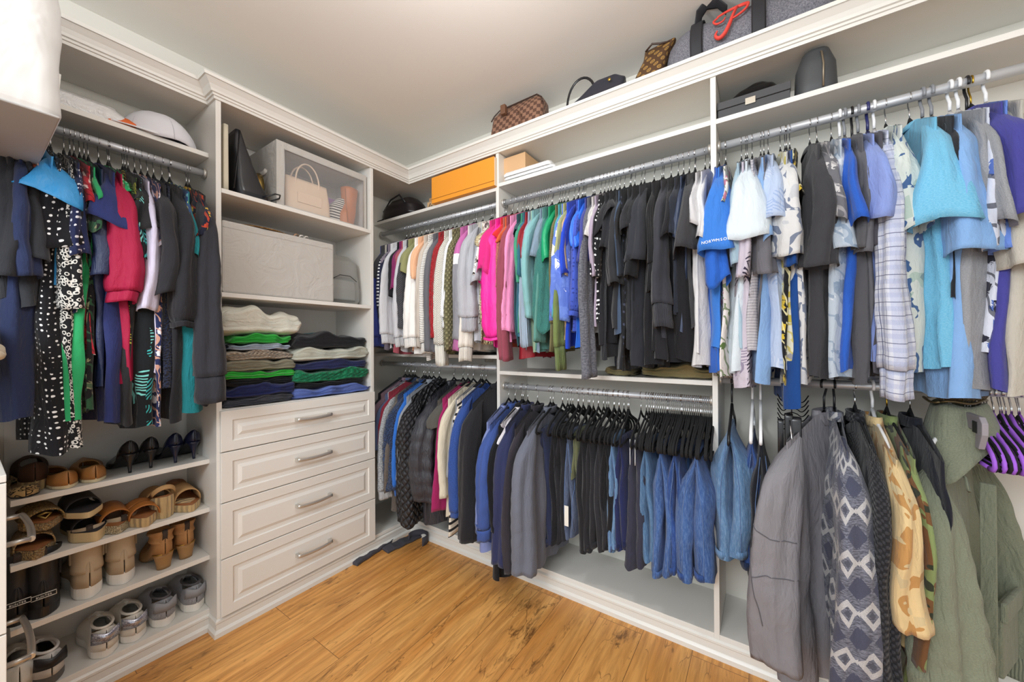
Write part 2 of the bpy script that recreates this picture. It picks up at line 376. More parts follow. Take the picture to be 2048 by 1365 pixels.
        col = a.mix(a.math('MULTIPLY', a.math('GREATER_THAN', w1, .86), a.math('GREATER_THAN', n1, .42)), c1, c2)
        col = a.mix(a.math('MULTIPLY', a.math('GREATER_THAN', a.noise(a.uv(1, 1, 0, (5, 2, 0)), 16/sz, 2), .62), .6), col, c3)
    elif kind == 'knit':
        x = a.n('ShaderNodeSeparateXYZ', {0: uv}); p = 260/sz
        k = a.math('MULTIPLY', a.math('SINE', a.math('MULTIPLY', x.outputs[0], 2*p)), a.math('SINE', a.math('MULTIPLY', x.outputs[1], 2*p)))
        hgt = a.math('ADD', hgt, a.math('MULTIPLY', k, .25)); col = a.mix(a.ramp(k, -.6, .8), a.mix(.35, c1, (0, 0, 0, 1)), a.mix(.06, c1, (1, 1, 1, 1)))
        if len(spec) > 2: col = a.mix(a.math('GREATER_THAN', k, .45), col, c2)
    elif kind == 'rib':
        x = a.n('ShaderNodeSeparateXYZ', {0: uv}).outputs[0]; k = a.math('SINE', a.math('MULTIPLY', x, 900/sz)); hgt = a.math('ADD', hgt, a.math('MULTIPLY', k, .25)); col = a.mix(a.math('MULTIPLY', a.ramp(k, -1, 1), .3), c1, a.mix(.5, c1, (0, 0, 0, 1)))
    elif kind == 'heather':
        n1 = a.noise(a.uv(1, 2.2), 260/sz, 2, .7); col = a.mix(a.ramp(n1, .38, .62), c1, c2)
        if sz > 2: bs = bump*1.4
    elif kind == 'denim':
        n1 = a.noise(a.uv(3, .6), 60, 4, .7); n2 = a.noise(a.uv(9, 2.5), 1.0, 3, .6)
        col = a.mix(a.ramp(n2, .35, .7), c1, c2); col = a.mix(a.math('MULTIPLY', a.ramp(n1, .45, .7), .45), col, c3 if len(spec) > 3 else c2)
    elif kind == 'quilt':
        x = a.n('ShaderNodeSeparateXYZ', {0: uv}); p = 1/(.075*sz)
        s1 = a.math('ABSOLUTE', a.math('SINE', a.math('MULTIPLY', a.math('ADD', x.outputs[0], x.outputs[1]), PI*p))); s2 = a.math('ABSOLUTE', a.math('SINE', a.math('MULTIPLY', a.math('SUBTRACT', x.outputs[0], x.outputs[1]), PI*p)))
        q = a.math('POWER', a.math('MULTIPLY', s1, s2), .35); hgt = a.math('ADD', hgt, a.math('MULTIPLY', q, 1.6)); col = a.mix(a.ramp(q, .1, .35), a.mix(.6, c1, (0, 0, 0, 1)), c1); bs = 1.0
    elif kind == 'diamond':                   # tribal geometric bands of lozenges
        x = a.n('ShaderNodeSeparateXYZ', {0: uv}); p = .085*sz
        u_ = a.math('ABSOLUTE', a.math('SUBTRACT', a.math('FRACT', a.math('DIVIDE', x.outputs[0], p)), .5)); v_ = a.math('FRACT', a.math('DIVIDE', x.outputs[1], p*2.3)); vv = a.math('ABSOLUTE', a.math('SUBTRACT', v_, .5))
        step = a.math('ADD', u_, a.math('MULTIPLY', vv, 1.9)); zz = a.math('LESS_THAN', a.math('ABSOLUTE', a.math('SUBTRACT', step, .42)), .13)
        col = a.mix(zz, a.mix(a.ramp(a.noise(a.uv(1, 5), 70, 2), .4, .6), c1, c2), c3); col = a.mix(a.math('LESS_THAN', step, .16), col, c1); col = a.mix(a.math('GREATER_THAN', step, 1.0), col, hexc('#484b5e'))
        col = a.mix(a.math('MULTIPLY', a.ramp(fine, .45, .6), .25), col, (.02, .02, .03, 1))
    elif kind == 'blocks':                    # colour blocking from the top down
        v = a.n('ShaderNodeSeparateXYZ', {0: uv}).outputs[1]
        col = a.mix(a.math('GREATER_THAN', v, .16*sz), c1, c2); col = a.mix(a.math('GREATER_THAN', v, .21*sz), col, c3)
    elif kind == 'texture':                   # lace, crochet, teddy: many small lumps
        v = a.n('ShaderNodeTexVoronoi', {'Vector': wuv, 'Scale': 1/(.009*sz)}).outputs['Distance']; hgt = a.math('ADD', hgt, a.math('MULTIPLY', v, -1.2)); col = a.mix(a.ramp(v, .1, .7), c1, c2); bs = .9
    return_m = a.set(color=col, rough=rough, spec=.25 if rough > .6 else .5, normal=a.bump(hgt, min(1., bs*1.2), .012))
    if rough > .7: a.set(sheen=.15)
    MC[key] = return_m; return return_m
# ================================================================== GARMENTS (local frame: x towards the room, y along the rod, z up, origin in the rod)
def sg(v, p): return math.copysign(abs(v)**p, v)
def smooth(t): t = max(0., min(1., t)); return t*t*(3-2*t)
def body_mesh(rng, sw, zn, L, wb, drift=0., fold=.012, neck=.062, n=36, rows=26, slope=.075, flare=.0, hem=.012, front=1, wide=None):
    ph = [rng.uniform(0, 6.28) for _ in range(8)]; lam = rng.uniform(.09, .15); rings = []
    for i in range(rows+1):
        t = i/rows; r = []
        for j in range(n):
            th = 2*PI*j/n; cx, sx = math.cos(th), math.sin(th)
            A = sw*(1+flare*t) + .006*math.sin(5*t+ph[0])*t
            x = A*sg(cx, .85)
            xs = x/(1+flare*t)
            zt = zn - slope*max(0, abs(xs)-neck*.6)/(sw-neck*.6)
            b0 = .0075
            if abs(xs) < neck:
                q = 1-(xs/neck)**2; b0 += .016*q
                zt -= (.05 if sx*front > 0 else .008)*q
            zb = zn - L + hem*math.sin(7*x+ph[1]) + .006*math.sin(3*th+ph[2])
            z = zt + (zb-zt)*t
            b = b0*(1-smooth(t*5)) + wb*smooth(t*4)*(.75+.25*smooth(t*1.5))
            am = fold*smooth(t*1.6)
            c = am*(math.sin(6.28*x/lam+ph[3]+1.2*t)+.5*math.sin(6.28*x/(lam*.47)+ph[4]-2*t)) + drift*smooth(t*1.15) + .005*math.sin(4*t+ph[5])*smooth(t*5)
            if x < -.195: x = -.195-(-x-.195)*.25
            y = b*sg(sx, .75)*(1+.28*math.sin(th*5+ph[6]+2*t)*smooth(t*2)+.12*math.sin(th*9+ph[5]-t)*smooth(t*2)) + c
            nz = noise.noise(Vector((x*9+ph[7]*7, sx*2, z*7)))
            r.append((x, y + .010*nz*smooth(t*2), z))
        rings.append(r)
    return MB().loft(rings, True)
def sleeve_mesh(rng, side, sw, zs, ln, wx, wy0, wy1, out=.03, drift=0., n=18, rows=14, puff=0, kink=0., wave=.010, gather=0, t0=0., t1=1.0, grow=1., slant=0., baffle=0):
    ph = [rng.uniform(0, 6.28) for _ in range(6)]; rings = []
    for i in range(rows+1):
        s = t0 + (t1-t0)*i/rows
        e = smooth(min(1, s*ln/.12)); top = max(0, 1-s*ln/.05)
        xc = sw-.075 + (.060+out)*(1-math.exp(-s*ln*11)) + kink*math.sin(PI*s)
        zc = zs+.012 - ln*s
        hx = (wx*(.45+.55*e))*(1+ .04*math.sin(6*s+ph[0]))*(1-.25*top)
        hy = (wy0*e**.7*(1-s) + wy1*s**.85 + .006*(1-e))
        if puff: hy *= 1+puff*math.sin(PI*min(1, s)**1.5); hx *= 1+.4*puff*math.sin(PI*s**1.5)
        if gather and s > .9: g = (s-.9)/.1; hy *= 1-.45*g; hx *= 1-.45*g
        hy *= grow; hx *= grow; r = []
        for j in range(n):
            th = 2*PI*j/n; f = 1+.20*math.sin(3*th+ph[1]+1.8*s)*smooth(s*2.5)+.09*math.sin(6*th+ph[2]+4*s)*smooth(s*3)+.035*math.sin(11*th+ph[5]-5*s)*smooth(s*2); f *= 1+(.022 if wx < .06 else .006)*math.sin(s*ln*95+ph[0]+2*math.sin(th))*smooth(s*2)*(ln > .3)
            if baffle: f *= 1+.10*abs(math.sin(PI*s*ln/baffle))-.05
            x = xc + hx*math.cos(th)*f; y = hy*sg(math.sin(th), .9)*f + drift*smooth(s*1.1) + .008*math.sin(5*s+ph[3])*s
            z = zc + wave*math.sin(2*th+ph[4])*s - .30*(x-xc)*(1-e) + slant*hy*math.sin(th)*s
            if s < .1: z += .004
            nz = noise.noise(Vector((x*10, y*10+ph[5]*5, z*9)))*.008*smooth(s*3)
            if side < 0 and x > .175: x = .175+(x-.175)*.3
            r.append((side*(x+nz), y+nz*.7, z))
        rings.append(r)
    if side < 0: rings = [list(reversed(r)) for r in rings]
    return MB().loft(rings, True, t0 == 0., False)
def hanger_protos():
    P_ = {}
    def frame(kind, mat, r, flat, hookmat, hr, wid=.205, drop=.095, bar=True, neckz=-.075):
        mb = MB(); pts = []
        arm = [(0, neckz+.008), (.028, neckz-.016), (.075, neckz-.036), (.13, neckz-.058), (.158, neckz-.076), (.170, neckz-.090), (.173, neckz-.102), (.165, neckz-drop-.016), (.14, neckz-drop-.02)]
        full = [(-x, z) for x, z in arm[::-1]] + arm[1:]
        mb.tube([(x, 0, z) for x, z in full], r, 8, flat=flat, up=(0, 0, 1))
        if bar: mb.tube([(-.15, 0, neckz-drop-.018), (.15, 0, neckz-drop-.018)], r*.8, 6, flat=flat, up=(0, 0, 1))
        o = mb.build('hanger', mat); o.location = (0, 0, -50)
        hk = MB(); R = .0148+hr; q = []
        for k in range(15):
            an = math.radians(-35 + 225*k/14); q.append((R*math.cos(an), 0, R*math.sin(an)+ (.0148+hr-R)))
        q += [(-R*.86, 0, -.018), (-R*.35, 0, -.034), (0, 0, -.044), (0, 0, neckz+.014)]
        h = hk.tube(q, hr, 8).build('hook', hookmat, o)
        COL.objects.unlink(o); COL.objects.unlink(h); P_[kind] = (o, h)
    frame('black', plain('black_velvet', '#141416', .9), .0065, .55, M_STEEL, .0016)
    frame('white', plain('white_plastic', '#eeeef0', .35), .0052, 1, plain('white_plastic', '#eeeef0', .35), .0042, neckz=-.082)
    frame('grey', plain('grey_plastic', '#85878c', .35), .0052, 1, plain('grey_plastic', '#85878c', .35), .0042, neckz=-.082)
    frame('navy', plain('navy_plastic', '#2c2f63', .35), .0052, 1, plain('navy_plastic', '#2c2f63', .35), .0042, neckz=-.082)
    frame('blacktube', plain('black_plastic', '#17171a', .35), .005, 1, plain('black_plastic', '#17171a', .35), .0035, neckz=-.10)
    frame('gold', plain('black_velvet', '#141416', .9), .0065, .55, plain('gold_chain', '#c9a23e', .3, 1), .0022)
    frame('purple', plain('purple_velvet', '#a05fd8', .8), .0075, .6, M_STEEL, .0016)
    return P_
HP = hanger_protos()
HGROUP = {}
def put_hanger(kind, loc, rz, label, group, tilt=0.):
    o, h = HP[kind]; c = o.copy(); COL.objects.link(c); hh = h.copy(); COL.objects.link(hh); hh.parent = c
    c.location = loc; c.rotation_euler = (0, 0, rz+tilt); tag(c, label, 'clothes hanger', group); return c
def depth_of(p): return (Vector(p)-Vector((0, 0, CAMH))).dot(F2)
ROWS = {  # name: (axis, rod coordinate, rod z, front reach, hanger label)
 'up':  ('y', YR, 1.950, .235), 'low': ('y', YR, 1.060, .24), 'lowb': ('y', YR, .967, .24), 'lowc': ('y', YR, 1.052, .25), 'left': ('x', XR, 1.925, .225)}
ROWTXT = {'up': 'upper rod of the back wall', 'low': 'lower rod of the corner bay', 'lowb': 'lower rod of the middle bay', 'lowc': 'lower rod of the right bay', 'left': 'rod of the left wall bay'}
HTXT = {'black': 'slim hanger with a thin steel hook', 'white': 'white plastic tube hanger', 'grey': 'grey plastic tube hanger', 'navy': 'navy plastic tube hanger', 'blacktube': 'black plastic tube hanger', 'gold': 'slim hanger with a gold chain hook', 'purple': 'purple padded hanger'}
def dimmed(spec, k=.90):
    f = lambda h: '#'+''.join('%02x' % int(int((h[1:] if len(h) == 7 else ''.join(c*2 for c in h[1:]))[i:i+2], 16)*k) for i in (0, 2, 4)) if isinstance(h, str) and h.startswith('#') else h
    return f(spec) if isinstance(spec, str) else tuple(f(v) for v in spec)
def G(row, label, cat, spec, ps, w, s, pb=None, wbp=None, h=None, kind='tee', hang='black', name=None, seed=None, reach=None, sw=None, collar=None, rough=.85, bump=.5, cuff=None, neckz=None, slspec=None, drift=None, zoff=0, loc=None, **kw):
    ax, rc, rz_, rch = ROWS[row]; rch = reach or rch
    if row == 'low' and False: pass
    pl = onX if ax == 'x' else onY; front = rc+rch if ax == 'x' else rc-rch
    if row == 'up' and ps > 1385: spec = dimmed(spec)  # darker cloth colours at the over-lit right end stand in for weaker light
    ptS = pl(ps, s, front); pos = ptS.y if ax == 'x' else ptS.x
    dS = depth_of(ptS)
    if h is None: h = s+30
    if pb is None: pb = ps
    front2 = front - .03 if ax == 'x' else front+.03
    ptH = pl(pb, h, front2); dH = depth_of(ptH); hp = ptH.y if ax == 'x' else ptH.x
    zneck = (neckz if neckz is not None else -.083 if hang not in ('white', 'grey', 'navy') else -.09)
    sw = sw or {'jacket': .215, 'coat': .235}.get(kind, .200)
    slope = .075 if kind not in ('jacket', 'coat') else .085
    L = (rz_+zneck) - ptH.z; ln = max(.05, (rz_+zneck-slope) - ptS.z)
    wy = w/2*dS/FPX; wb = (wbp/2*dH/FPX if wbp else min(.02, wy*.9)); wb = max(.006, wb-.006)
    if ax == 'y':                              # keep clear of the dividers
        for dx in DX:
            if abs(pos-dx) < .016: pos = dx+.016*(1 if pos > dx else -1)
    rng = random.Random(seed if seed is not None else sum(map(ord, label)))
    rz = 0 if ax == 'x' else -PI/2; tilt = kw.get('tilt', rng.uniform(-.05, .05))
    shift = 0
    if 'neckpx' in kw: npos = onY(kw['neckpx'], 800, YR).x; shift = pos-npos; pos = npos
    base = (rc, pos, rz_) if ax == 'x' else (pos, rc, rz_)
    mat = cloth(spec, bump, rough); ms = cloth(slspec, bump, rough) if slspec else mat
    o = body_mesh(rng, sw, zneck, L, wb, drift=kw.get('bd', hp-pos), front=-1 if ax == 'y' and pos > -.1 else 1, slope=slope, **kw.get('body', {})).build(name or kind, mat)
    o.name = name or cat.replace('-', '_').replace(' ', '_')
    tag(o, label, cat, kw.get('group'))
    if kind != 'tank':
        k = dict(n=22, wx=.056, wy0=wy*.30, wy1=wy, out=.028 + (rch-.235), rows=12, slant=rng.uniform(-.25, .25))
        if kind == 'polo': k.update(wx=.07)
        if ln > .33: k.update(wx=.043, wy0=wy*.50, wy1=wy*.92, rows=30, n=24, kink=rng.uniform(-.01, .02), slant=0, wave=.004)
        if kind in ('jacket', 'coat'): k.update(slant=0, wx=.056, wy0=wy*.62, wy1=wy*.95, rows=30, n=26, kink=rng.uniform(0, .02), wave=.005)
        if kind == 'coat': k.update(wx=.08)
        k.update(kw.get('sl', {})); k['drift'] = drift or 0
        hascuff = cuff or (ln > .33 and kind == 'long' and cuff is not False)
        st = rng.getstate()
        for side in (1, -1):
            rng.setstate(st); kk = dict(k)
            if side < 0: kk['wy0'] = min(kk['wy0'], .03); kk['wy1'] = min(kk['wy1'], .035)
            cl = (cuff if isinstance(cuff, float) else .055)/ln if hascuff else 0
            if hascuff: kk['t1'] = 1-cl
            sl = sleeve_mesh(rng, side, sw, zneck-slope, ln, **kk).build('sleeve', ms, o, solid=.0012 if side > 0 else 0)
            if hascuff:
                rng.setstate(st); kk.update(t0=1-cl*1.02, t1=1.0, rows=4, grow=.86 if cuff != 'roll' else 1.12, gather=0, puff=0)
                c0 = spec[1] if not isinstance(spec, str) else spec
                if slspec: c0 = slspec[1] if not isinstance(slspec, str) else slspec
                sleeve_mesh(rng, side, sw, zneck-slope, ln, **kk).build('cuff', cloth(('rib', c0)) if cuff != 'roll' and cat not in ('shirt', 'blouse') else ms, sl, solid=.002)
    if collar or kind == 'polo' or kind == 'coat':
        ch = .030 if kind != 'coat' else .05; r = []
        for i in range(6):
            t = i/5; rr = .046+.018*(t if t < .5 else 1-t*.1); zz = zneck-.034 + (ch*t*1.6 if t < .5 else ch*.8-ch*1.5*(t-.5))
            r.append([(rr*1.05*math.cos(2*PI*j/20), (.012+.012*t)*math.sin(2*PI*j/20), zz-.02*(math.sin(2*PI*j/20) > .8)) for j in range(20)])
        MB().loft(r).build('collar', ms if collar != 'light' else cloth('#d8d8da'), o, solid=.0025)
    if kind == 'jacket' and collar is None:
        r = [[(.056*math.cos(2*PI*j/18), (.013+.008*t)*math.sin(2*PI*j/18), zneck-.035+.035*t) for j in range(18)] for t in (0, .35, .7, 1)]
        MB().loft(r).build('collar', mat, o, solid=.004)
    o.location = base; o.rotation_euler = (0, 0, rz+tilt)
    if zoff: o.location.z += zoff
    if hang:
        where = ROWTXT[row]
        if row == 'up': where = 'upper rod of the ' + ('corner' if pos < DX[0] else 'middle' if pos < DX[1] else 'right') + ' bay'
        txt = HTXT[hang]+' on the '+where
        put_hanger(hang, base, rz, txt, txt.replace('hanger', 'hangers', 1), tilt)
    return o
# ================================================================== THE CLOTHES, rod by rod
T, LS, TK = 'tee', 'long', 'tank'
# ---- corner bay, upper rod
U = lambda *a, **k: G('up', *a, **k)
U('charcoal jumper hanging nearest the left end of the corner bay upper rod', 'sweater', '#4b4b50', 752, 9, 560, 752, 10, 700, kind=LS)
U('cream knitted jumper squeezed against the left end of the corner rod', 'sweater', ('knit', '#d9d4c6'), 760, 9, 600, 760, 10, 690, kind=LS)
U('mauve grey short-sleeved top near the left end of the corner rod', 'top', '#7d7480', 767, 16, 552, 768, 12, 704)
U('denim blue sweatshirt, leftmost garment at sleeve height beside the drawer tower', 'sweatshirt', '#4350a0', 753, 18, 698, 757, 14, 690, kind=LS)
U('navy jumper with rows of white dashes down its sleeve', 'sweater', ('dash', '#23263c', '#f0f0f0', '#ffffff', 1.), 765, 18, 640, 766, 14, 680, kind=LS)
U('plain black long-sleeved top between the dashed jumper and rose top', 'top', '#1d1d22', 783, 18, 598, 783, 14, 690, kind=LS, cuff=False)
U('dusty rose top behind the black sleeve in the corner bay', 'top', '#a85560', 793, 12, 540, 783, 12, 704)
U('plum purple top with its short sleeve over pale grey sleeves', 'top', '#83285f', 791, 16, 584, 790, 10, 680)
U('pale grey sweatshirt with the leftmost white-grey sleeve in the corner bay', 'sweatshirt', ('heather', '#d6d6da', '#c2c3c8'), 774, 25, 692, 782, 16, 700, kind=LS)
U('pale grey sweatshirt, second light sleeve just left of the charcoal knit', 'sweatshirt', ('heather', '#cfcfd3', '#babbc2'), 797, 24, 698, 800, 16, 704, kind=LS)
U('soft olive green tee near the left of the corner bay', 't-shirt', '#8f9064', 806, 18, 552, 806, 12, 690)
U('charcoal textured knit with three-quarter sleeve above pale grey cuffs', 'sweater', ('knit', '#45454b'), 804, 22, 662, 806, 16, 690, kind=LS, cuff=False)
U('white long-sleeved top with peach showing behind, in the corner bay', 'top', '#f1eeea', 822, 32, 700, 828, 20, 706, kind=LS)
U('peach cotton top showing between two white sleeves', 'top', '#e8b590', 829, 14, 560, 828, 14, 706)
U('beige open cardigan beside the white long-sleeved top', 'cardigan', '#c9beb2', 838, 18, 700, 840, 16, 703, kind=LS)
U('white top with fine dark stripes in the corner bay', 'top', ('hstripe', '#efece6', '#8e8a86', '#ffffff', .8), 848, 16, 712, 850, 16, 716, kind=LS)
U('grey raglan jumper with a plain grey sleeve left of the red panel', 'sweater', '#636369', 856, 26, 708, 868, 14, 700, kind=LS, cuff=False)
U('red quilted knit with diamond texture in the corner bay', 'sweater', ('knit', '#b3222c', '#8f1620', '#000000', 3.), 867, 30, 680, 869, 26, 685, kind=LS, cuff=False)
U('cream ribbed jumper with a long cuffed sleeve right of the red knit', 'sweater', ('knit', '#e6e3d8'), 879, 24, 736, 884, 20, 700, kind=LS, cuff=.11)
U('white jumper with dark navy geometric blocks beside an olive cable knit', 'sweater', ('dash', '#e3e4e8', '#3f4256', '#000000', 3.), 891, 18, 660, 890, 14, 697, kind=LS)
U('olive cable-knit jumper in the corner bay', 'sweater', ('knit', '#75704f', '#8b8662', '#000000', 2.2), 896, 24, 706, 897, 18, 708, kind=LS, cuff=False)
U('colour-block sweatshirt, mauve shoulder, white band and grey lower sleeve', 'sweatshirt', ('blocks', '#c06aa5', '#f2f2f2', '#8b8b92', 1.1), 910, 26, 706, 914, 16, 700, kind=LS)
U('heather grey sweatshirt with a wide ribbed cuff, largest grey sleeve', 'sweatshirt', ('heather', '#b3b4ba', '#a2a4ab'), 927, 42, 668, 932, 22, 672, kind=LS, cuff=.07)
U('cream thermal top whose long cuff drops below the grey sweatshirt', 'top', '#dfdad0', 931, 22, 728, 931, 14, 700, kind=LS, cuff=.07)
U('soft heather grey tee between the sweatshirt and the cream lace', 't-shirt', ('heather', '#b9bcc4', '#a9adb6'), 950, 28, 572, 950, 20, 686)
U('cream crochet lace top with short scalloped sleeves', 'top', ('texture', '#e2d7b4', '#b8a678', '#000000', 1.2), 957, 26, 496, 962, 12, 690)
U('black and white leopard print top under the cream lace', 'top', ('leopard', '#e9e4dc', '#2a2422', '#000000', .8), 958, 16, 560, 957, 16, 652)
U('magenta blouse with a slit flutter sleeve over hot pink', 'blouse', '#d02a7c', 967, 30, 552, 980, 14, 670, sl=dict(wave=.03, slant=.6), reach=.25)
U('hot pink blouse with a long balloon sleeve gathered at the wrist', 'blouse', '#f0289a', 979, 40, 686, 984, 20, 690, kind=LS, sl=dict(puff=.25, gather=1), rough=.55, cuff=.012, reach=.25)
# ---- middle bay, upper rod
U('scarlet top peeping out right of the hot pink blouse', 'top', '#d23030', 993, 10, 480, 996, 14, 690)
U('coral orange top beside the hot pink blouse', 'top', '#cf5a33', 1000, 12, 488, 1003, 14, 692)
U('rose brown marl jumper with a three-quarter sleeve', 'sweater', ('heather', '#b66a5d', '#8e4f49', '#000000', 2.5), 1001, 22, 582, 1004, 14, 690, kind=LS, cuff=False)
U('dusty rose cardigan whose narrow sleeve hangs lowest by the divider', 'cardigan', '#8e4453', 1006, 20, 727, 1008, 14, 690, kind=LS, cuff=False)
U('pale candy pink top with a long sleeve', 'top', '#e88fbb', 1015, 18, 668, 1018, 14, 680, kind=LS, cuff=False)
U('crimson velvet dress whose dark red hem swings below the teal tops', 'dress', '#8c1222', 1040, 14, 520, 1042, 56, 712, kind='tee', rough=.6)
U('deep teal top with dark short sleeve near the divider', 'top', '#1f4a52', 1026, 14, 470, 1028, 12, 690)
U('jade green tee with its hem just above the petrol blue shirt', 't-shirt', '#3f9273', 1031, 18, 571, 1032, 14, 660)
U('petrol blue shirt with a curved asymmetric hem', 'shirt', '#326779', 1036, 18, 560, 1036, 30, 686, body=dict(hem=.035))
U('pale blue-grey ribbed top with long sleeve', 'top', ('rib', '#9fb1c4'), 1046, 20, 700, 1050, 14, 700, kind=LS, cuff=False)
U('sage green tee with curved short sleeve', 't-shirt', '#93a98f', 1055, 22, 570, 1060, 16, 702)
U('seafoam blue tee just below the sage green one', 't-shirt', '#7fb0b2', 1057, 24, 642, 1058, 20, 650, sl=dict(wx=.05))
U('steel blue open waterfall cardigan', 'cardigan', '#7e93a5', 1071, 34, 520, 1068, 24, 700, bump=.9)
U('sea green blouse with ruffled front edges', 'blouse', '#5b8f86', 1077, 16, 690, 1076, 18, 700, kind=LS, cuff=False, body=dict(fold=.02))
U('emerald satin blouse with a short shiny sleeve', 'blouse', '#169a66', 1090, 20, 528, 1088, 12, 640, rough=.4)
U('teal shawl wrap with a fringed slanting edge', 'shawl', ('heather', '#3d7a72', '#2f655f', '#000000', 1.5), 1083, 38, 655, 1086, 20, 664, sl=dict(wave=.03, slant=-.9), bump=.8, kind=LS, cuff=False)
U('khaki jumper with raised rings round its narrow sleeve', 'sweater', ('hstripe', '#746d48', '#5e5838', '#000000', .7), 1104, 20, 708, 1108, 12, 700, kind=LS, cuff=.12)
U('turquoise tee between the ringed khaki jumper and olive top', 't-shirt', '#4d9fa6', 1112, 16, 640, 1112, 12, 660)
U('fern green sleeve dropping lowest under the turquoise tee', 'top', '#6f7f4a', 1114, 17, 746, 1112, 12, 690, kind=LS, cuff=.10)
U('pale olive top with a plain short sleeve', 'top', '#a3a878', 1122, 13, 520, 1122, 10, 690)
U('tan ribbed top left of the royal blue tee', 'top', ('rib', '#c9a982'), 1125, 12, 560, 1125, 14, 688)
U('royal blue tee directly left of the blue floral blouse', 't-shirt', '#2348c4', 1128, 18, 558, 1130, 22, 690)
U('periwinkle blouse with large white leaves on a flared sleeve', 'blouse', ('floral', '#5d78c8', '#e9eef8', '#6b86d0', 2.0), 1121, 38, 648, 1128, 18, 660, kind=LS, cuff=False, sl=dict(puff=.1))
U('cobalt blue satin tee with bright folds', 't-shirt', '#2f6fe0', 1148, 20, 500, 1150, 16, 690, rough=.5)
U('blue blouse with small raised dots and a frilled wrist', 'blouse', ('dots', '#3f55b4', '#2a3a88', '#000000', .9), 1145, 30, 640, 1148, 20, 660, kind=LS, sl=dict(gather=1), cuff=.02)
U('indigo tee with a plain cuffed sleeve right of the dotted blouse', 't-shirt', '#3f448e', 1161, 24, 531, 1160, 24, 654)
U('grey marl fuzzy cardigan sleeve hanging below the blue tops', 'cardigan', ('heather', '#74757d', '#4f515b', '#000000', 3.), 1171, 28, 762, 1172, 16, 700, kind=LS, cuff=False, bump=.9)
U('crinkled off-white tee left of the polka dot blouse', 't-shirt', '#c9c6c4', 1177, 24, 482, 1178, 22, 662, bump=1.)
U('lavender grey top between crinkled white and polka dots', 'top', '#a89aac', 1184, 12, 560, 1184, 14, 646)
U('black blouse with white polka dots on its lower half', 'blouse', ('dots', '#17171b', '#f2f2f2', '#000000', 1.0), 1193, 16, 560, 1194, 34, 652, body=dict(fold=.006))
U('black wrap top with ruffled hood-like neckline', 'top', '#1c1c21', 1200, 44, 452, 1208, 30, 690, sl=dict(wave=.03, slant=.8), reach=.25)
U('black cotton tee right of the ruffled wrap top', 't-shirt', '#202126', 1213, 28, 505, 1214, 24, 722)
U('black longer-sleeved tee with sleeve hem at elbow height', 't-shirt', '#27282c', 1226, 30, 574, 1226, 20, 655)
U('black blouse with small studs down the sleeve', 'blouse', ('dots', '#18191e', '#3d4254', '#000000', 1.3), 1236, 17, 515, 1238, 18, 745, kind=TK)
U('charcoal short-sleeved blouse with a banded sleeve', 'blouse', '#26272c', 1250, 27, 468, 1250, 22, 700)
U('washed black linen shirt with a wide folded cuff', 'shirt', '#2a2c33', 1277, 40, 528, 1272, 26, 742, reach=.25)
U('black tunic trimmed with cream lace drops and strings', 'tunic', '#1b1c20', 1258, 24, 560, 1264, 46, 648, kind=T)
U('slate blue sliver of a long top under the lace-trimmed tunic', 'top', '#3f4f66', 1228, 8, 560, 1229, 14, 662)
U('black ribbed top left of the charcoal sweatshirt', 'top', ('rib', '#17181c', '#000000', '#000000', 2.), 1297, 18, 590, 1298, 22, 700, kind=LS, cuff=.1)
U('charcoal sweatshirt with a deep ribbed cuff in the black section', 'sweatshirt', '#33343b', 1317, 40, 662, 1320, 20, 668, kind=LS, cuff=.085, reach=.245)
U('black tee with a narrow sleeve right of the charcoal sweatshirt', 't-shirt', '#1a1a1f', 1333, 22, 482, 1330, 60, 722)
U('blue-black tee, second from the large charcoal tee', 't-shirt', '#262a35', 1345, 22, 478, 1344, 22, 632)
U('slate navy shirt with a vertical sheen beside the charcoal tee', 'shirt', '#323d55', 1358, 16, 480, 1362, 18, 666, kind=T, rough=.55)
U('large charcoal tee at the right of the black section', 't-shirt', '#37373a', 1369, 48, 508, 1378, 28, 655, reach=.25)
U('black skirted dress with the widest dark hem above the mid shelf', 'dress', '#141419', 1372, 12, 470, 1368, 60, 720, kind=TK)
U('black jersey top with the dark hem left of the khaki cloths', 'top', '#16161a', 1300, 10, 470, 1292, 40, 738, kind=TK)
U('white tee with a plain sleeve nearest the black tops', 't-shirt', '#dedbdc', 1394, 34, 455, 1400, 30, 728)
U('white tee right beside the divider, its hem curling', 't-shirt', '#e8e6e8', 1406, 26, 485, 1408, 26, 712)
# ---- right bay, upper rod
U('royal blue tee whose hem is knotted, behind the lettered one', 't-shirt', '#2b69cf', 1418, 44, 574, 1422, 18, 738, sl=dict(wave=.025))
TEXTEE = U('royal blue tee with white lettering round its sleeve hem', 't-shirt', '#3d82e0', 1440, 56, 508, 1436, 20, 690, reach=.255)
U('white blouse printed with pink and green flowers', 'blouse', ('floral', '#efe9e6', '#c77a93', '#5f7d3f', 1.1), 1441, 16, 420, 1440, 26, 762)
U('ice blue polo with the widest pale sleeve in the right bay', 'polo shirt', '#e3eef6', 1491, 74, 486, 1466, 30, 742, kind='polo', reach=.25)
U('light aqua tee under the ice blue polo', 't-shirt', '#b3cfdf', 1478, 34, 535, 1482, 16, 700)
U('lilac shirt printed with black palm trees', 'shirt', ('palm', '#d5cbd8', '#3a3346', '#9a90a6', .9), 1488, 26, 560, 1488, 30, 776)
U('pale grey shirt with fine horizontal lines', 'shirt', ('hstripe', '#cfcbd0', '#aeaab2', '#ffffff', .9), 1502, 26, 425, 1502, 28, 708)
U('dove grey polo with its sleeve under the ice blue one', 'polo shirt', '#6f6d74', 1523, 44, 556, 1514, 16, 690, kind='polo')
U('sky blue tee with a long curved body hem', 't-shirt', '#8fb6e6', 1530, 26, 490, 1527, 38, 760)
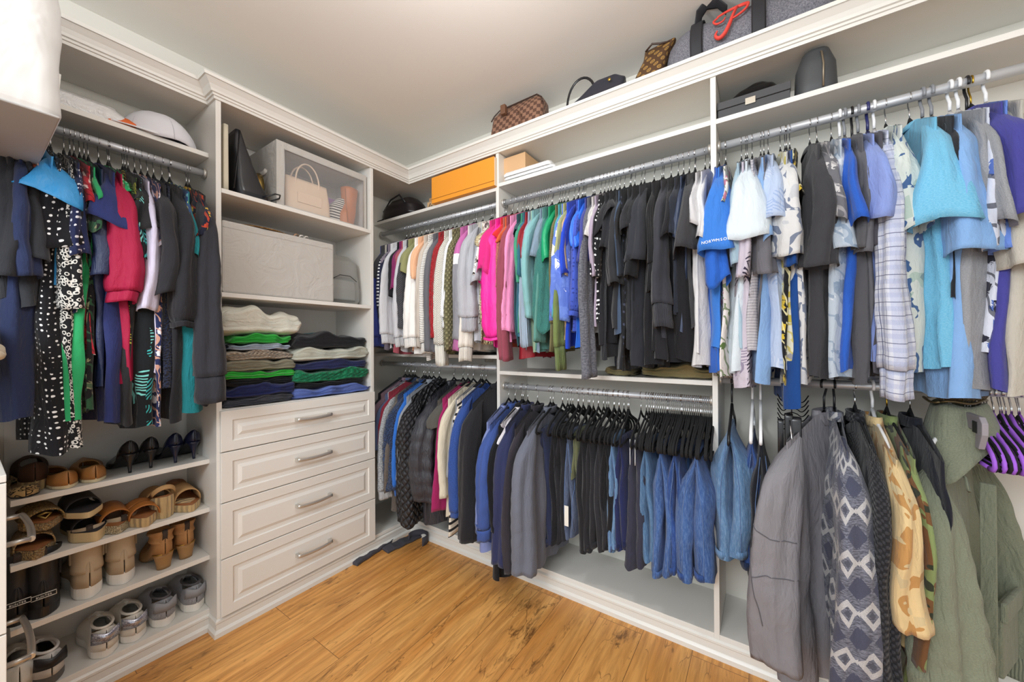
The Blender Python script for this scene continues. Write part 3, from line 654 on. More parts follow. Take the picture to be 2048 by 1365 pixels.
U('pale blue shirt with tonal palm print and curled hem', 'shirt', ('palm', '#bccdea', '#a3b8e0', '#cddaf0', .9), 1540, 60, 452, 1552, 46, 735, reach=.25)
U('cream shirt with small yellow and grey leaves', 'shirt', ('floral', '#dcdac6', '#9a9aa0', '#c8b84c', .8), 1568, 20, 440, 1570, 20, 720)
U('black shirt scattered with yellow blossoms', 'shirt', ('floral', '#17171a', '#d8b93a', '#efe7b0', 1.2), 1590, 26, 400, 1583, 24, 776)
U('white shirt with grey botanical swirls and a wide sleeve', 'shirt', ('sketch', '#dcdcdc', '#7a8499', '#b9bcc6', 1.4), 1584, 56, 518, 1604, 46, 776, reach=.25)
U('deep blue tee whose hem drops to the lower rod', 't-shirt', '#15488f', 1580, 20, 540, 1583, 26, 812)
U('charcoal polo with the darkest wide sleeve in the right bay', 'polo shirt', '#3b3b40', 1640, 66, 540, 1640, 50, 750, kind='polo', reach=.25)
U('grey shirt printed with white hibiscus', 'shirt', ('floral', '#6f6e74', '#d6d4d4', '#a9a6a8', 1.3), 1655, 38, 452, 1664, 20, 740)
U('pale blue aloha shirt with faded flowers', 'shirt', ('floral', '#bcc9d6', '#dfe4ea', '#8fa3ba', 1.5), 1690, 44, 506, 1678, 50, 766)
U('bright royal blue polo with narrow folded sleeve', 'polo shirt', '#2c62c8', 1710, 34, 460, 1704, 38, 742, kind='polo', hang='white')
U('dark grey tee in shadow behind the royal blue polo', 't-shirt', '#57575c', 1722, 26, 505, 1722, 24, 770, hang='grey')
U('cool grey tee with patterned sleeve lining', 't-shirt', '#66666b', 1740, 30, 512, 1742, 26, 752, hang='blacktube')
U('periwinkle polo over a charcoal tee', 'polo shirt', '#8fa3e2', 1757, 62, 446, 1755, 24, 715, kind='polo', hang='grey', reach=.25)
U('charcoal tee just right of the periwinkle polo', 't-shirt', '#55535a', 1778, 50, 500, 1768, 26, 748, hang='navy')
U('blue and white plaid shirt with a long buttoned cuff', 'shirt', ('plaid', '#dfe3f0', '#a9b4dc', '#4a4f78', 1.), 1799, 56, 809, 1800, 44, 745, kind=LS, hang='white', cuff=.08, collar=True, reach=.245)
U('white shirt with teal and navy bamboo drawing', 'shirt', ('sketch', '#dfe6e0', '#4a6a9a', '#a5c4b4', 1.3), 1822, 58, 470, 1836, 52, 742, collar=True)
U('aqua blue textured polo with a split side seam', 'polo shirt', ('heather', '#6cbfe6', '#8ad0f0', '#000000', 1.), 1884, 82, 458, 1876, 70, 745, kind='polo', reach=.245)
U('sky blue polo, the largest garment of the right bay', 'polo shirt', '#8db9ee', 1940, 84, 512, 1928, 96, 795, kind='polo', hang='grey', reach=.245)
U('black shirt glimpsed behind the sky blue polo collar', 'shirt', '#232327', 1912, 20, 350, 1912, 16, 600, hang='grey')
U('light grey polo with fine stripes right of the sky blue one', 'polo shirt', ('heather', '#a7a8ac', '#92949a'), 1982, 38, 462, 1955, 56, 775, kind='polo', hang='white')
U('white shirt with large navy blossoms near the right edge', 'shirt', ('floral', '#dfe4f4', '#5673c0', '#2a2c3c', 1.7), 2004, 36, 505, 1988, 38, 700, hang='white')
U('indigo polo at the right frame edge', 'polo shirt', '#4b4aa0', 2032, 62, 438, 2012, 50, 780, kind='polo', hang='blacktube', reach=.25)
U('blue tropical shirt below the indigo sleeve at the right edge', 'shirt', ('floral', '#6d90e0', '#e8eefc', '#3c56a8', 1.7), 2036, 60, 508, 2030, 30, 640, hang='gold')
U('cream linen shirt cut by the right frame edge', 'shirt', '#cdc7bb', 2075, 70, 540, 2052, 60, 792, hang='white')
# ---- left wall bay
Lw = lambda *a, **k: G('left', *a, **k)
Lw('charcoal long blouse cut by the left frame edge', 'blouse', '#2d2e33', 12, 52, 560, 10, 60, 600, kind=LS, cuff=False)
Lw('dark graphite tunic second from the left frame edge', 'tunic', '#33353a', 62, 44, 527, 70, 50, 612)
Lw('navy ponte dress with a straight hem at far left', 'dress', '#2c3658', 42, 40, 560, 44, 56, 834, rough=.9)
Lw('ivory blouse with orange flowers beside the sky blue sleeve', 'blouse', ('floral', '#e8dfcf', '#d1603a', '#4a7a66', .9), 84, 14, 350, 84, 10, 500)
Lw('black blouse with white polka dots and a long dotted skirt', 'dress', ('dots', '#15151a', '#f4f4f4', '#000000', .82), 122, 84, 500, 112, 58, 904, reach=.215, sl=dict(wx=.06))
Lw('sky blue satin top with a pointed short sleeve', 'top', '#3f9fe0', 121, 76, 404, 122, 30, 560, rough=.45, reach=.262, sl=dict(slant=-.40, wave=.004))
Lw('navy blouse sprinkled with white dots right of sky blue', 'blouse', ('dots', '#22294e', '#eceef6', '#000000', 1.), 165, 30, 520, 166, 20, 620)
Lw('black and white ring-print blouse with frayed sleeve', 'blouse', ('leopard', '#131316', '#d8d4cc', '#000000', .8), 152, 34, 626, 150, 40, 890, kind=LS, cuff=False)
Lw('red patterned top between navy dots and green', 'top', ('floral', '#b0202e', '#e6c7c0', '#5d0f18', .8), 174, 26, 415, 176, 20, 700)
Lw('bright green dress with its hem above the tan flats', 'dress', '#2fa566', 186, 18, 405, 148, 36, 838)
Lw('black leafy print dress beside the navy tee', 'dress', ('floral', '#16171a', '#8c8a6a', '#2f5a3c', 1.), 196, 20, 470, 172, 28, 832)
Lw('indigo navy tee with the widest flared sleeve of the left bay', 't-shirt', '#2b3468', 230, 64, 456, 222, 50, 852, reach=.245)
Lw('navy satin dress with gathered folds under the indigo tee', 'dress', '#1f2a4c', 205, 46, 560, 200, 34, 780, rough=.5)
Lw('green blouse with white dots peeping out beside the navy tee', 'blouse', ('dots', '#1f9a5c', '#bfe8cf', '#000000', .8), 247, 28, 384, 240, 14, 560)
Lw('crimson blouse with gathered cuff and long hanging tie', 'blouse', '#a81f44', 254, 50, 612, 268, 34, 764, kind=LS, sl=dict(puff=.18, gather=1), cuff=.035, reach=.245, rough=.65)
Lw('yellow and green palm-leaf top between crimson and black', 'top', ('palm', '#1c2420', '#c9c64a', '#5a8a3a', .6), 279, 20, 412, 262, 16, 700)
Lw('black dress with turquoise palm fronds at its hem', 'dress', ('palm', '#14181c', '#3fb8b8', '#7fd6cf', .9), 284, 30, 530, 284, 54, 853)
Lw('black short-sleeved tee left of the lavender blouse', 't-shirt', '#2a2a2d', 293, 44, 464, 250, 30, 846, reach=.24)
Lw('pale lavender blouse with a long loose sleeve', 'blouse', '#d9d4ec', 305, 34, 628, 312, 14, 740, kind=LS, cuff=False)
Lw('navy dress with white and peach flowers near the hem', 'dress', ('floral', '#232c56', '#e9e6ee', '#d9a48c', .9), 318, 12, 500, 307, 24, 846)
Lw('charcoal kimono top with an angled open sleeve', 'top', '#2b2b30', 334, 44, 592, 336, 20, 700, sl=dict(slant=.5, wx=.06), kind=LS, cuff=False, reach=.235)
Lw('midnight lace dress behind the charcoal kimono', 'dress', ('texture', '#151928', '#2a3350', '#000000', .8), 345, 18, 540, 335, 36, 786)
Lw('black crepe blouse with a long sleeve gathered at the wrist', 'blouse', '#26262b', 366, 48, 662, 350, 30, 840, kind=LS, sl=dict(gather=1), cuff=.02, reach=.24)
Lw('blue top with pale leaf swirls and frilled neckline', 'top', ('sketch', '#2a4a78', '#cfd88a', '#7fc4d0', 1.), 378, 26, 482, 376, 20, 640)
Lw('teal crinkle dress with a tiered ruffle hem', 'dress', '#1f8088', 380, 18, 520, 386, 56, 818, bump=1.)
Lw('navy top with yellow and red blossoms by the tower side', 'top', ('floral', '#171b30', '#e8c23a', '#b8432a', 1.2), 414, 40, 482, 412, 26, 640)
Lw('charcoal blouse with the rightmost long cuffed sleeve of the left bay', 'blouse', '#2e2e34', 428, 52, 812, 420, 30, 810, kind=LS, cuff=.10, reach=.26)
# ---- corner bay, lower rod
Lo = lambda *a, **k: G('low', *a, kind=k.pop('kind', 'jacket'), **k)
Lo('black jacket deepest in the lower corner beside the drawers', 'jacket', '#1f2026', 748, 14, 850, 748, 16, 885)
Lo('dusty mauve jacket near the left end of the lower corner rod', 'jacket', '#7b6470', 756, 14, 880, 756, 14, 890)
Lo('slate blue jacket between mauve and burgundy', 'jacket', '#4b5878', 763, 12, 900, 763, 14, 890)
Lo('burgundy jumper behind the grey heather sweater', 'sweater', '#7e2636', 768, 18, 895, 770, 14, 900, kind=LS, cuff=False)
Lo('grey and white heather sweater with the leftmost long pale sleeve', 'sweater', ('heather', '#c6c8cb', '#6f7276', '#000000', 2.6), 762, 38, 1000, 778, 18, 920, kind=LS, reach=.25)
Lo('taupe wool jacket behind the heather sweater', 'jacket', ('heather', '#6f6660', '#565049', '#000000', 2.), 786, 18, 985, 784, 20, 1025)
Lo('navy fleece-lined jacket with a nubbly collar', 'jacket', ('texture', '#22304e', '#35486e', '#000000', .9), 790, 26, 982, 796, 20, 940)
Lo('bright blue hoodie with its sleeve end behind the quilted jacket', 'hoodie', '#2e6cc4', 797, 16, 996, 806, 18, 950, kind=LS)
Lo('light grey windbreaker beside the bright blue hoodie', 'jacket', '#8f949c', 806, 14, 960, 812, 16, 960)
Lo('black diamond-quilted jacket with shiny sleeve', 'jacket', ('quilt', '#2a2a2f', '#2a2a2f', '#000000', .6), 818, 44, 1052, 828, 30, 1040, rough=.5)
Lo('black puffer jacket with a fat horizontal baffled sleeve', 'jacket', '#34353c', 848, 48, 1004, 852, 34, 1045, rough=.35, sl=dict(kink=.03, baffle=.075, rows=44), bump=.8)
Lo('olive grey padded vest collar right of the puffer', 'vest', '#55534e', 866, 20, 860, 866, 26, 1000)
Lo('magenta long-sleeved top hanging low beside the puffer', 'top', '#a0225f', 877, 22, 1028, 882, 16, 1020, kind=LS, cuff=False)
Lo('cream cardigan with draped front next to magenta', 'cardigan', '#ddd3bd', 888, 22, 1000, 893, 22, 1040, kind=LS, cuff=False)
Lo('light grey tee-shirt sleeve between cream and blue fleece', 'top', '#9a9ba0', 903, 12, 960, 903, 14, 1000, kind=LS, cuff=False)
Lo('heathered blue fleece with the brightest blue sleeve of the corner bay', 'fleece', ('heather', '#35549c', '#2a4482', '#000000', 2.), 911, 40, 1038, 922, 22, 1000, kind=LS, reach=.255, cuff=.03)
Lo('black and cream striped top with dangling cuff below the fleece', 'top', ('hstripe', '#e6dccb', '#1c1c20', '#000000', 3.), 907, 12, 1075, 908, 12, 1040, kind=LS, cuff=False)
Lo('black hooded jacket leaning beside the first divider', 'jacket', '#202025', 936, 46, 1084, 945, 30, 1040, reach=.255)
# ---- middle bay, lower rod
Lb = lambda *a, **k: G('lowb', *a, kind=k.pop('kind', 'jacket'), **k)
Lb('powder blue shirt with the palest hem right of the black jacket', 'shirt', '#8592c6', 962, 22, 1060, 966, 40, 1104, kind=LS, cuff=False, collar=True)
Lb('royal blue blazer with a rolled sleeve end', 'blazer', '#3d5596', 976, 38, 1078, 984, 20, 1080, cuff='roll')
Lb('white collared shirt squeezed between blue and navy blazers', 'shirt', '#e2dce0', 992, 26, 900, 994, 16, 950, kind=LS, collar=True)
Lb('long black coat whose pointed hem drops lowest by the divider', 'coat', '#121217', 990, 14, 1060, 992, 34, 1160)
Lb('navy blazer with a straight dark sleeve', 'blazer', '#2e3357', 1003, 38, 1130, 1012, 24, 1120)
Lb('brown-black blazer between navy and grey', 'blazer', '#353138', 1024, 24, 1140, 1030, 20, 1130)
Lb('mid grey wool blazer, rightmost of the lower jackets', 'blazer', ('heather', '#6f7380', '#636774'), 1049, 46, 1150, 1058, 24, 1150, reach=.25)
# ================================================================== TROUSERS, EMPTY HANGERS, COATS
def trousers(row, label, spec, px, w, h, x=.105, hang='black', drop=.092, top=-.165, front=.12, seed=None, name='trousers', cat='trousers', hemc=None, drift=0, rough=.85, bump=.7):
    ax, rc, rz_, rch = ROWS[row]; p = onY(px, h, rc-front); d = depth_of(p)
    rng = random.Random(seed or sum(map(ord, label))); wb = w/2*d/FPX
    tilt = rng.uniform(-.06, .06); xo = front-x
    mb = MB(); L = rz_+top-p.z
    for s in (0, 1):                            # the two folded legs
        ph = [rng.uniform(0, 6.28) for _ in range(6)]; rings = []
        for i in range(25):
            t = i/24; r = []
            for j in range(22):
                th = 2*PI*j/22; a = x*(1-.10*t+.03*math.sin(6*t+ph[0])) ; c = math.cos(th); sn = math.sin(th)
                yc = (s-.5)*wb*1.05*smooth(t*3) + .010*math.sin(5*t+ph[1])*t + drift*t
                b = .007+ (wb*.52)*smooth(t*2.5)
                X = a*sg(c, .8)+xo; Z = top - L*t*(1 if s == 0 else .97) + .004*math.sin(9*c+ph[2])*t - (.012*(1-abs(sn)) if i == 0 else 0)
                f = 1+.25*math.sin(4*th+ph[3]+3*t)*smooth(t*3)
                nz = noise.noise(Vector((X*12, ph[4], Z*10)))*.010*smooth(t*3)
                r.append((X+nz, b*sn*f+yc+nz, Z))
            rings.append(r)
        mb.loft(rings, True, True, False)
    o = mb.build(name, cloth(spec, bump, rough)); tag(o, label, cat); o.location = (p.x, rc, rz_); o.rotation_euler = (0, 0, -PI/2+tilt)
    if hemc:
        for s in (0, 1):
            r = [[(x*.92*g*math.cos(2*PI*j/20)+xo, (wb*.6)*g*math.sin(2*PI*j/20)+(s-.5)*wb*1.05+drift, top-L*(1 if s == 0 else .97)+.004+zz) for j in range(20)] for zz, g in ((-.002, 1.0), (.012, 1.03), (.024, 1.0))]
            MB().loft(r).build('hem', cloth(hemc, 1.), o, solid=.002)
    if hang:
        txt = HTXT[hang]+' on the '+ROWTXT[row]; put_hanger(hang, (p.x, rc, rz_), -PI/2, txt, txt.replace('hanger', 'hangers', 1), tilt)
    return o
B_ = lambda label, spec, px, w, h, **k: trousers('lowb', label, spec, px, w, h, **k)
D1 = ('denim', '#2c4a80', '#4a6ea8', '#86a4d2'); D2 = ('denim', '#203866', '#33549a', '#5a7cc0'); D3 = ('denim', '#4a6f98', '#6f94ba', '#a2bcd8'); D4 = ('denim', '#1c2740', '#293a5e', '#3b5078')
B_('navy suit trousers next to the grey blazer', '#2c3350', 1084, 30, 1098, hemc='#2c3350')
B_('black dress trousers, first of the black pairs from the blazers', '#1b1b20', 1104, 20, 1096)
B_('black wide-leg trousers with a turned pocket edge', '#222227', 1120, 24, 1090)
LJ = B_('washed slate jeans with a paper tag at the hem', ('denim', '#3d475e', '#55627e', '#77849c'), 1137, 18, 1084)
B_('olive green slim trousers draped over a hanger among the black pairs', '#6b7052', 1146, 12, 962)
B_('black chino trousers right of the olive pair', '#202024', 1160, 24, 1112)
B_('black trousers with a rolled hem in the middle bay', '#25252a', 1178, 22, 1108, hemc='#25252a')
B_('charcoal pinstripe trousers near the gap of the lower rod', ('vstripe', '#26262b', '#303036', '#000', .6), 1196, 20, 1110)
B_('black velvet trousers at the edge of the gap', '#17171b', 1212, 22, 1104, rough=.95)
B_('light blue jeans with a frayed cuff, first right of the gap', D3, 1222, 18, 1110, hemc=('denim', '#3c4c74', '#55688f', '#8090b0'))
B_('navy joggers with a soft cuffed leg', '#232a55', 1240, 24, 1108, hemc='#1d2347')
NJ = B_('charcoal drawstring joggers with metal cord tips', ('heather', '#37384a', '#30313f'), 1268, 38, 1148)
B_('faded denim leggings behind the joggers', ('denim', '#46688c', '#5b7fa6', '#88a6c4'), 1294, 24, 1130)
B_('mid blue jeans with straight stitched legs', D1, 1322, 36, 1165, hemc=D1, x=.115, front=.14)
B_('classic indigo jeans left of the widest pair', D2, 1352, 36, 1158, hemc=D2, x=.115, front=.14)
B_('wide blue jeans fanned out against the second divider', D1, 1392, 62, 1176, hemc=D2, x=.12, front=.16, drift=-.02)
B_('dark teal trousers tucked behind the widest jeans', '#1b3455', 1385, 22, 1020, front=.06)
# cord tips and tag
mb = MB()
for dx in (-.012, .008): mb.tube([(.135, dx, -.16), (.137, dx, -.25), (.137, dx, -.262)], .0014, 6)
mb.build('drawstring', plain('cord_white', '#e4e4e4', .6), NJ)
MB().box(.125, .127, -.012, .008, -.59, -.50).build('paper_tag', plain('tag_paper', '#ece8de', .8), LJ)
# empty black hangers at the right of the lower middle rod
rg = random.Random(5)
a0, a1 = onY(1262, 860, 1.45).x, onY(1417, 860, 1.45).x
for i in range(34):
    x = a0+(a1-a0)*((i+.5)/34)**.85
    put_hanger('black', (x, YR, .967), -PI/2, 'empty black velvet hanger in the cluster left of the second divider', 'empty black hangers on the lower middle rod', rg.uniform(-.05, .05))
for i in range(14):
    x = onY(1085+i*11, 860, 1.45).x
    put_hanger('black', (x, YR, .967), -PI/2, 'black velvet hanger among the black trousers on the lower middle rod', 'black hangers among the black trousers', rg.uniform(-.10, .10)+.06)
# ---- right bay, lower rod
def topz(px, py, Y): return onY(px, py, Y).z - 1.052
trousers('lowc', 'light blue jeans folded double just right of the second divider', D3, 1461, 58, 1128, x=.10, hang='blacktube', top=topz(1461, 852, 1.53), front=.13, hemc=D3)
trousers('lowc', 'dark blue jeans behind the black trousers in the right bay', D2, 1506, 44, 1150, x=.11, hang='white', top=topz(1506, 878, 1.53), front=.10, hemc=D4)
trousers('lowc', 'black jeans with a dark cuffed hem beside the grey jacket', '#1a1d26', 1524, 40, 1228, x=.11, hang='white', top=topz(1524, 880, 1.53), front=.12, hemc=D4)
Lc = lambda *a, **k: G('lowc', *a, **k)
def face_folds(**k): return dict(fold=.016, n=44, rows=34, **k)
GJ = Lc('grey softshell jacket, the widest plain sleeve of the right bay', 'jacket', '#838186', 1604, 74, 1345, 1640, 70, 1395, kind='coat', hang='blacktube', name='jacket', reach=.24, sl=dict(kink=.03, n=30, rows=44, wx=.072, out=.05), body=face_folds(), rough=.7, bump=.5, tilt=-.50, neckpx=1648, bd=.0)
AZ = Lc('grey and blue hoodie woven with tribal diamonds', 'hoodie', ('diamond', '#50525e', '#7c7e8c', '#b9b7b8', .66), 1704, 72, 1392, 1700, 60, 1400, kind='coat', hang='blacktube', name='hoodie', reach=.27, sl=dict(n=26, rows=34), body=face_folds(), bump=.3)
Lc('black textured fleece jacket right of the tribal hoodie', 'jacket', ('knit', '#25252a', '#34343a', '#000', 1.4), 1752, 42, 1335, 1745, 50, 1400, kind='coat', hang='black', name='fleece_jacket', reach=.25)
Lc('desert camouflage shirt in sand and tan', 'shirt', ('camo', '#d8bd8c', '#b98a52', '#c9b48a', 1.), 1797, 54, 1236, 1800, 30, 1290, kind='coat', hang='white', name='camouflage_shirt', reach=.265, sl=dict(n=24, rows=30))
Lc('woodland camouflage jacket with brown and green blots', 'jacket', ('camo', '#7c8a58', '#6d4a2c', '#2e3326', 1.), 1818, 36, 1300, 1812, 46, 1400, kind='coat', hang='gold', name='camouflage_jacket', reach=.20)
LJK = Lc('black jacket lettered in white, hung behind the fleece', 'jacket', '#16161a', 1748, 20, 1000, 1768, 30, 1300, kind='jacket', hang='black')
Lc('dark navy coat in the shade behind the olive parka', 'coat', '#1c1e28', 1850, 24, 1080, 1860, 30, 1300, kind='coat', hang='black', reach=.12)
# olive field parka, turned so that its front shows
def parka():
    rng = random.Random(11); base = Vector((onY(1899, 800, YR).x, YR, 1.052)); t = math.radians(29)
    O = cloth(('heather', '#858a76', '#777c69'), .9); root = body_mesh(rng, .195, -.12, 1.05, .050, drift=-.05, slope=.10, fold=.024, n=56, rows=44, front=-1).build('field_parka', O)
    tag(root, 'olive green field parka, largest coat at the right frame edge', 'coat')
    st = rng.getstate()
    for side in (1, -1):
        rng.setstate(st); kk = dict(wx=.050, wy0=.060, wy1=.078, out=.030, rows=44, n=36, kink=.0, wave=.006, t1=.90, drift=.05)
        sl = sleeve_mesh(rng, side, .235, -.22, .66, **kk).build('sleeve', O, root)
        rng.setstate(st); kk.update(t0=.895, t1=1.0, rows=5, grow=.9); sleeve_mesh(rng, side, .235, -.22, .66, **kk).build('cuff', cloth(('rib', '#858a76')), sl, solid=.003)
    r = []                                      # stand-up collar folded over into a cape-like hood flap
    for i in range(16):
        s = i/15; rr = .070+.075*max(0, s-.35); z = -.11+.075*math.sin(min(1, s/.4)*PI/2) - .16*max(0, s-.35)**1.1
        r.append([(rr*1.25*math.cos(2*PI*j/32)*(1+.10*math.sin(3*2*PI*j/32)), rr*(.55+.25*(math.sin(2*PI*j/32) > 0))*math.sin(2*PI*j/32)+.01, z-.16*max(0, s-.35)*abs(math.cos(2*PI*j/32))**2+.014*math.sin(4*2*PI*j/32+s*4)*s) for j in range(32)])
    cl = MB().loft(r).build('collar', O, root, solid=.006)
    z = []
    for i in range(30): a = 2*PI*i/29; z.append((.112*math.cos(a), .056*math.sin(a)+.01, -.026+.004*math.sin(5*a)))
    MB().tube(z, .0035, 6).build('zip', plain('brass_zip', '#6e6248', .4, .8), cl)
    mb = MB()
    for k in range(26):
        a = -.2+2.3*k/25; rr = .010+.003*math.sin(k*2.1); mb.tube([(.060*math.cos(a)*1.3, .045*math.sin(a)+.01, -.018), (.066*math.cos(a)*1.3, .05*math.sin(a)+.012, -.004+.004*math.sin(k))], rr, 7)
    mb.build('fur_trim', cloth(('texture', '#8a7448', '#5c4c2c', '#000', .6)), cl)
    # flap pocket, seams and epaulette on the side that faces the room
    def onface(x, zz, off=.0): return (x, .086+off, zz)
    pk = MB().box(-.17, -.02, .074, .092, -.80, -.60).build('pocket', O, root, bevel=.006); MB().box(-.175, -.015, .086, .100, -.64, -.585).build('flap', O, pk, bevel=.005)
    MB().box(.02, .026, .06, .090, -1.12, -.25).build('front_placket', O, root, bevel=.002)
    lp = MB().tube([(.10, .035, -.215), (.115, .055, -.225), (.12, .06, -.255), (.112, .062, -.262), (.10, .052, -.23)], .004, 6, flat=.5).build('epaulette_loop', O, root)
    root.location = base; root.rotation_euler = (0, 0, -PI/2 - t)
    put_hanger('white', base, -PI/2, 'white plastic tube hanger carrying the olive parka', None, -t)
parka()
# boxed purple hangers at the right edge
xa = onY(2005, 860, YR-.19).x
for i in range(9):
    put_hanger('purple', (xa+.016*i, YR-.0, 1.052), -PI/2, 'purple padded hanger, empty, at the right end of the lower rod', 'empty purple hangers at the right edge', -.04)
for i in range(10):
    put_hanger('black', (xa-.006+.011*i, YR, 1.052), -PI/2, 'empty black hanger bunched beside the purple ones', 'empty black hangers beside the purple ones', .02)
ct = MB(); X = onY(1918, 850, YR-.05).x
ct.prism([(-.13, -.10), (-.12, -.085), (.12, -.085), (.135, -.10), (.135, -.13), (.115, -.17), (.095, -.17), (.10, -.125), (-.13, -.125)], lambda p, k: (X+.012*k, YR-.05-p[0], 1.085+p[1]))
c = ct.build('hanger_carton', plain('grey_card', '#8f8a90', .7), bevel=.002); tag(c, 'grey card sleeve wrapped round a bundle of new hangers', 'packaging')
MB().box(X-.0012, X, YR-.16, YR-.135, .955, .985).build('printed_square', plain('print_black', '#15151a', .6), c)
# tiered wire rack and belts between the trousers and the grey jacket
xr = onY(1585, 830, YR-.05).x
root = empty('tiered_hanger', (xr, YR, 1.052), 0, 'black tiered belt hanger with rows of curled wire arms', 'belt hanger')
hk = MB(); q = [(.017*math.cos(math.radians(a)), 0, .017*math.sin(math.radians(a))) for a in range(-30, 200, 15)] + [(-.01, 0, -.03), (0, 0, -.045), (0, 0, -.20)]
hk.tube(q, .0022, 8).build('hook', M_STEEL, root)
wire = plain('black_wire', '#2a2a2c', .25, .8)
for k in range(7):
    zz = -.055-.016*k
    for s in (-1, 1):
        pts = [(0, -.01, zz)] + [(s*(.012+.030*t), -.01-.10*t*.6, zz-.018*math.sin(PI*t)+.02*t) for t in [i/8 for i in range(1, 9)]]
        MB().tube(pts, .0017, 6).build('wire_arm', wire, root)
for px, wd, zt, zb, h, lab in ((1562, .016, -.12, -.42, '#1a1a1d', 'black leather belt hanging left of the silver charm'), (1592, .030, -.11, -.50, '#232326', 'wide glossy black belt beside the grey jacket'), (1578, .022, -.10, -.62, '#141416', 'plain black belt behind the silver charm')):
    x = onY(px, 900, 1.50).x; mb = MB()
    pts = [(0, .012*math.cos(PI*i/8), .012*math.sin(PI*i/8)) for i in range(9)]
    mb.tube([(0, .010, zb-zt)]+pts+[(0, -.010, (zb-zt)*.95)], wd/2, 10, flat=.14, up=(1, 0, 0))
    b = tag(mb.build('belt', plain('belt_'+h[1:], h, .3)), lab, 'belt'); b.location = (x, 1.51, 1.052+zt)
    bk = MB(); w2 = wd/2+.005
    bk.tube([(-w2, 0, 0), (w2, 0, 0), (w2, 0, -.03), (-w2, 0, -.03), (-w2, 0, 0)], .0022, 6); o = bk.build('buckle', M_NICKEL, b); o.location = (0, -.014, zb-zt-.0)
x = onY(1581, 930, 1.46).x; root = empty('silver_charm', (x, 1.46, onY(1581, 930, 1.46).z), 0, 'small silver charm on a chain hanging before the black belts', 'charm')
mb = MB().box(-.014, .014, -.006, .006, -.006, .014).box(-.018, .018, -.007, .007, .016, .038).box(-.012, -.003, -.005, .005, -.026, -.006).box(.003, .012, -.005, .005, -.026, -.006).box(-.022, -.014, -.004, .004, -.004, .010).box(.014, .022, -.004, .004, -.004, .010)
mb.build('pendant', plain('bright_silver', '#e2e2e6', .2, 1), root, bevel=.002); MB().tube([(0, 0, .038), (.004, .004, .08), (0, .02, .135)], .002, 6).build('chain', M_STEEL, root)
# lettering on the blue sleeve and the black jacket
def text_on(parent, txt, size, loc, rot, mat, name='lettering', ext=.0006, shear=0):
    cu = bpy.data.curves.new(name, 'FONT'); cu.body = txt; cu.size = size; cu.extrude = ext; cu.align_x = 'CENTER'; cu.space_character = 1.15; cu.shear = shear
    t = bpy.data.objects.new(name, cu); COL.objects.link(t); bpy.context.view_layer.update()
    me = bpy.data.meshes.new_from_object(t.evaluated_get(bpy.context.evaluated_depsgraph_get())); bpy.data.objects.remove(t)
    o = bpy.data.objects.new(name, me); COL.objects.link(o); me.materials.clear(); me.materials.append(mat)
    if parent: o.parent = parent
    o.location = loc; o.rotation_euler = rot; return o
from mathutils.bvhtree import BVHTree
def wrap_text(sl, txt, size, z0, yc, mat, step, rise=0.):
    me = sl.data; bv = BVHTree.FromPolygons([v.co for v in me.vertices], [tuple(p.vertices) for p in me.polygons])
    mb = MB()
    for i, ch in enumerate(txt):
        y = yc+(i-(len(txt)-1)/2)*step; z = z0 + rise*(i/len(txt))
        hit, nr, _, _ = bv.ray_cast(Vector((.6, y, z)), Vector((-1, 0, 0)))
        if hit is None: continue
        if nr.x < 0: nr = -nr
        t = text_on(None, ch, size, (0, 0, 0), (0, 0, 0), mat); up = Vector((0, 0, 1)); r = up.cross(nr).normalized(); u = nr.cross(r)
        for p in t.data.polygons: pass
        n0 = mb.add([hit+nr*.0022+r*v.co.x+u*v.co.y+nr*v.co.z for v in t.data.vertices])
        for p in t.data.polygons: mb.face([n0+k for k in p.vertices])
        bpy.data.objects.remove(t)
    return mb.build('lettering', mat, sl)
slv = [c for c in TEXTEE.children if c.name.startswith('sleeve')][0]
zb_ = min(v.co.z for v in slv.data.vertices)
wrap_text(slv, 'NORWMSON', .013, zb_+.040, -.0, plain('white_print', '#f4f4f4', .6), .0105, .004)

def seam_on(sl, pts, r=.0016, mat=None, name='seam'):
    me = sl.data; bv = BVHTree.FromPolygons([v.co for v in me.vertices], [tuple(p.vertices) for p in me.polygons]); out = []
    for i in range(len(pts)-1):
        for k in range(10):
            y, z = [pts[i][j]+(pts[i+1][j]-pts[i][j])*k/10 for j in (0, 1)]
            h, nr, _, _ = bv.ray_cast(Vector((.6, y, z)), Vector((-1, 0, 0)))
            if h is not None: out.append(h+(nr if nr.x > 0 else -nr)*.0012)
    if len(out) > 3: MB().tube(out, r, 6).build(name, mat, sl)
gs = [c for c in GJ.children if c.name.startswith('sleeve')][0]; sm_ = cloth('#5c5a5f')
ys = [v.co.y for v in gs.data.vertices]; yc_ = (min(ys)+max(ys))/2
seam_on(gs, [(yc_-.05, -.34), (yc_-.03, -.40), (yc_+.01, -.435), (yc_+.06, -.445)], mat=sm_)
seam_on(gs, [(yc_-.03, -.56), (yc_+.0, -.545), (yc_+.06, -.55)], mat=sm_)
seam_on(gs, [(yc_-.045, -.38), (yc_-.03, -.55), (yc_-.01, -.72)], mat=sm_)

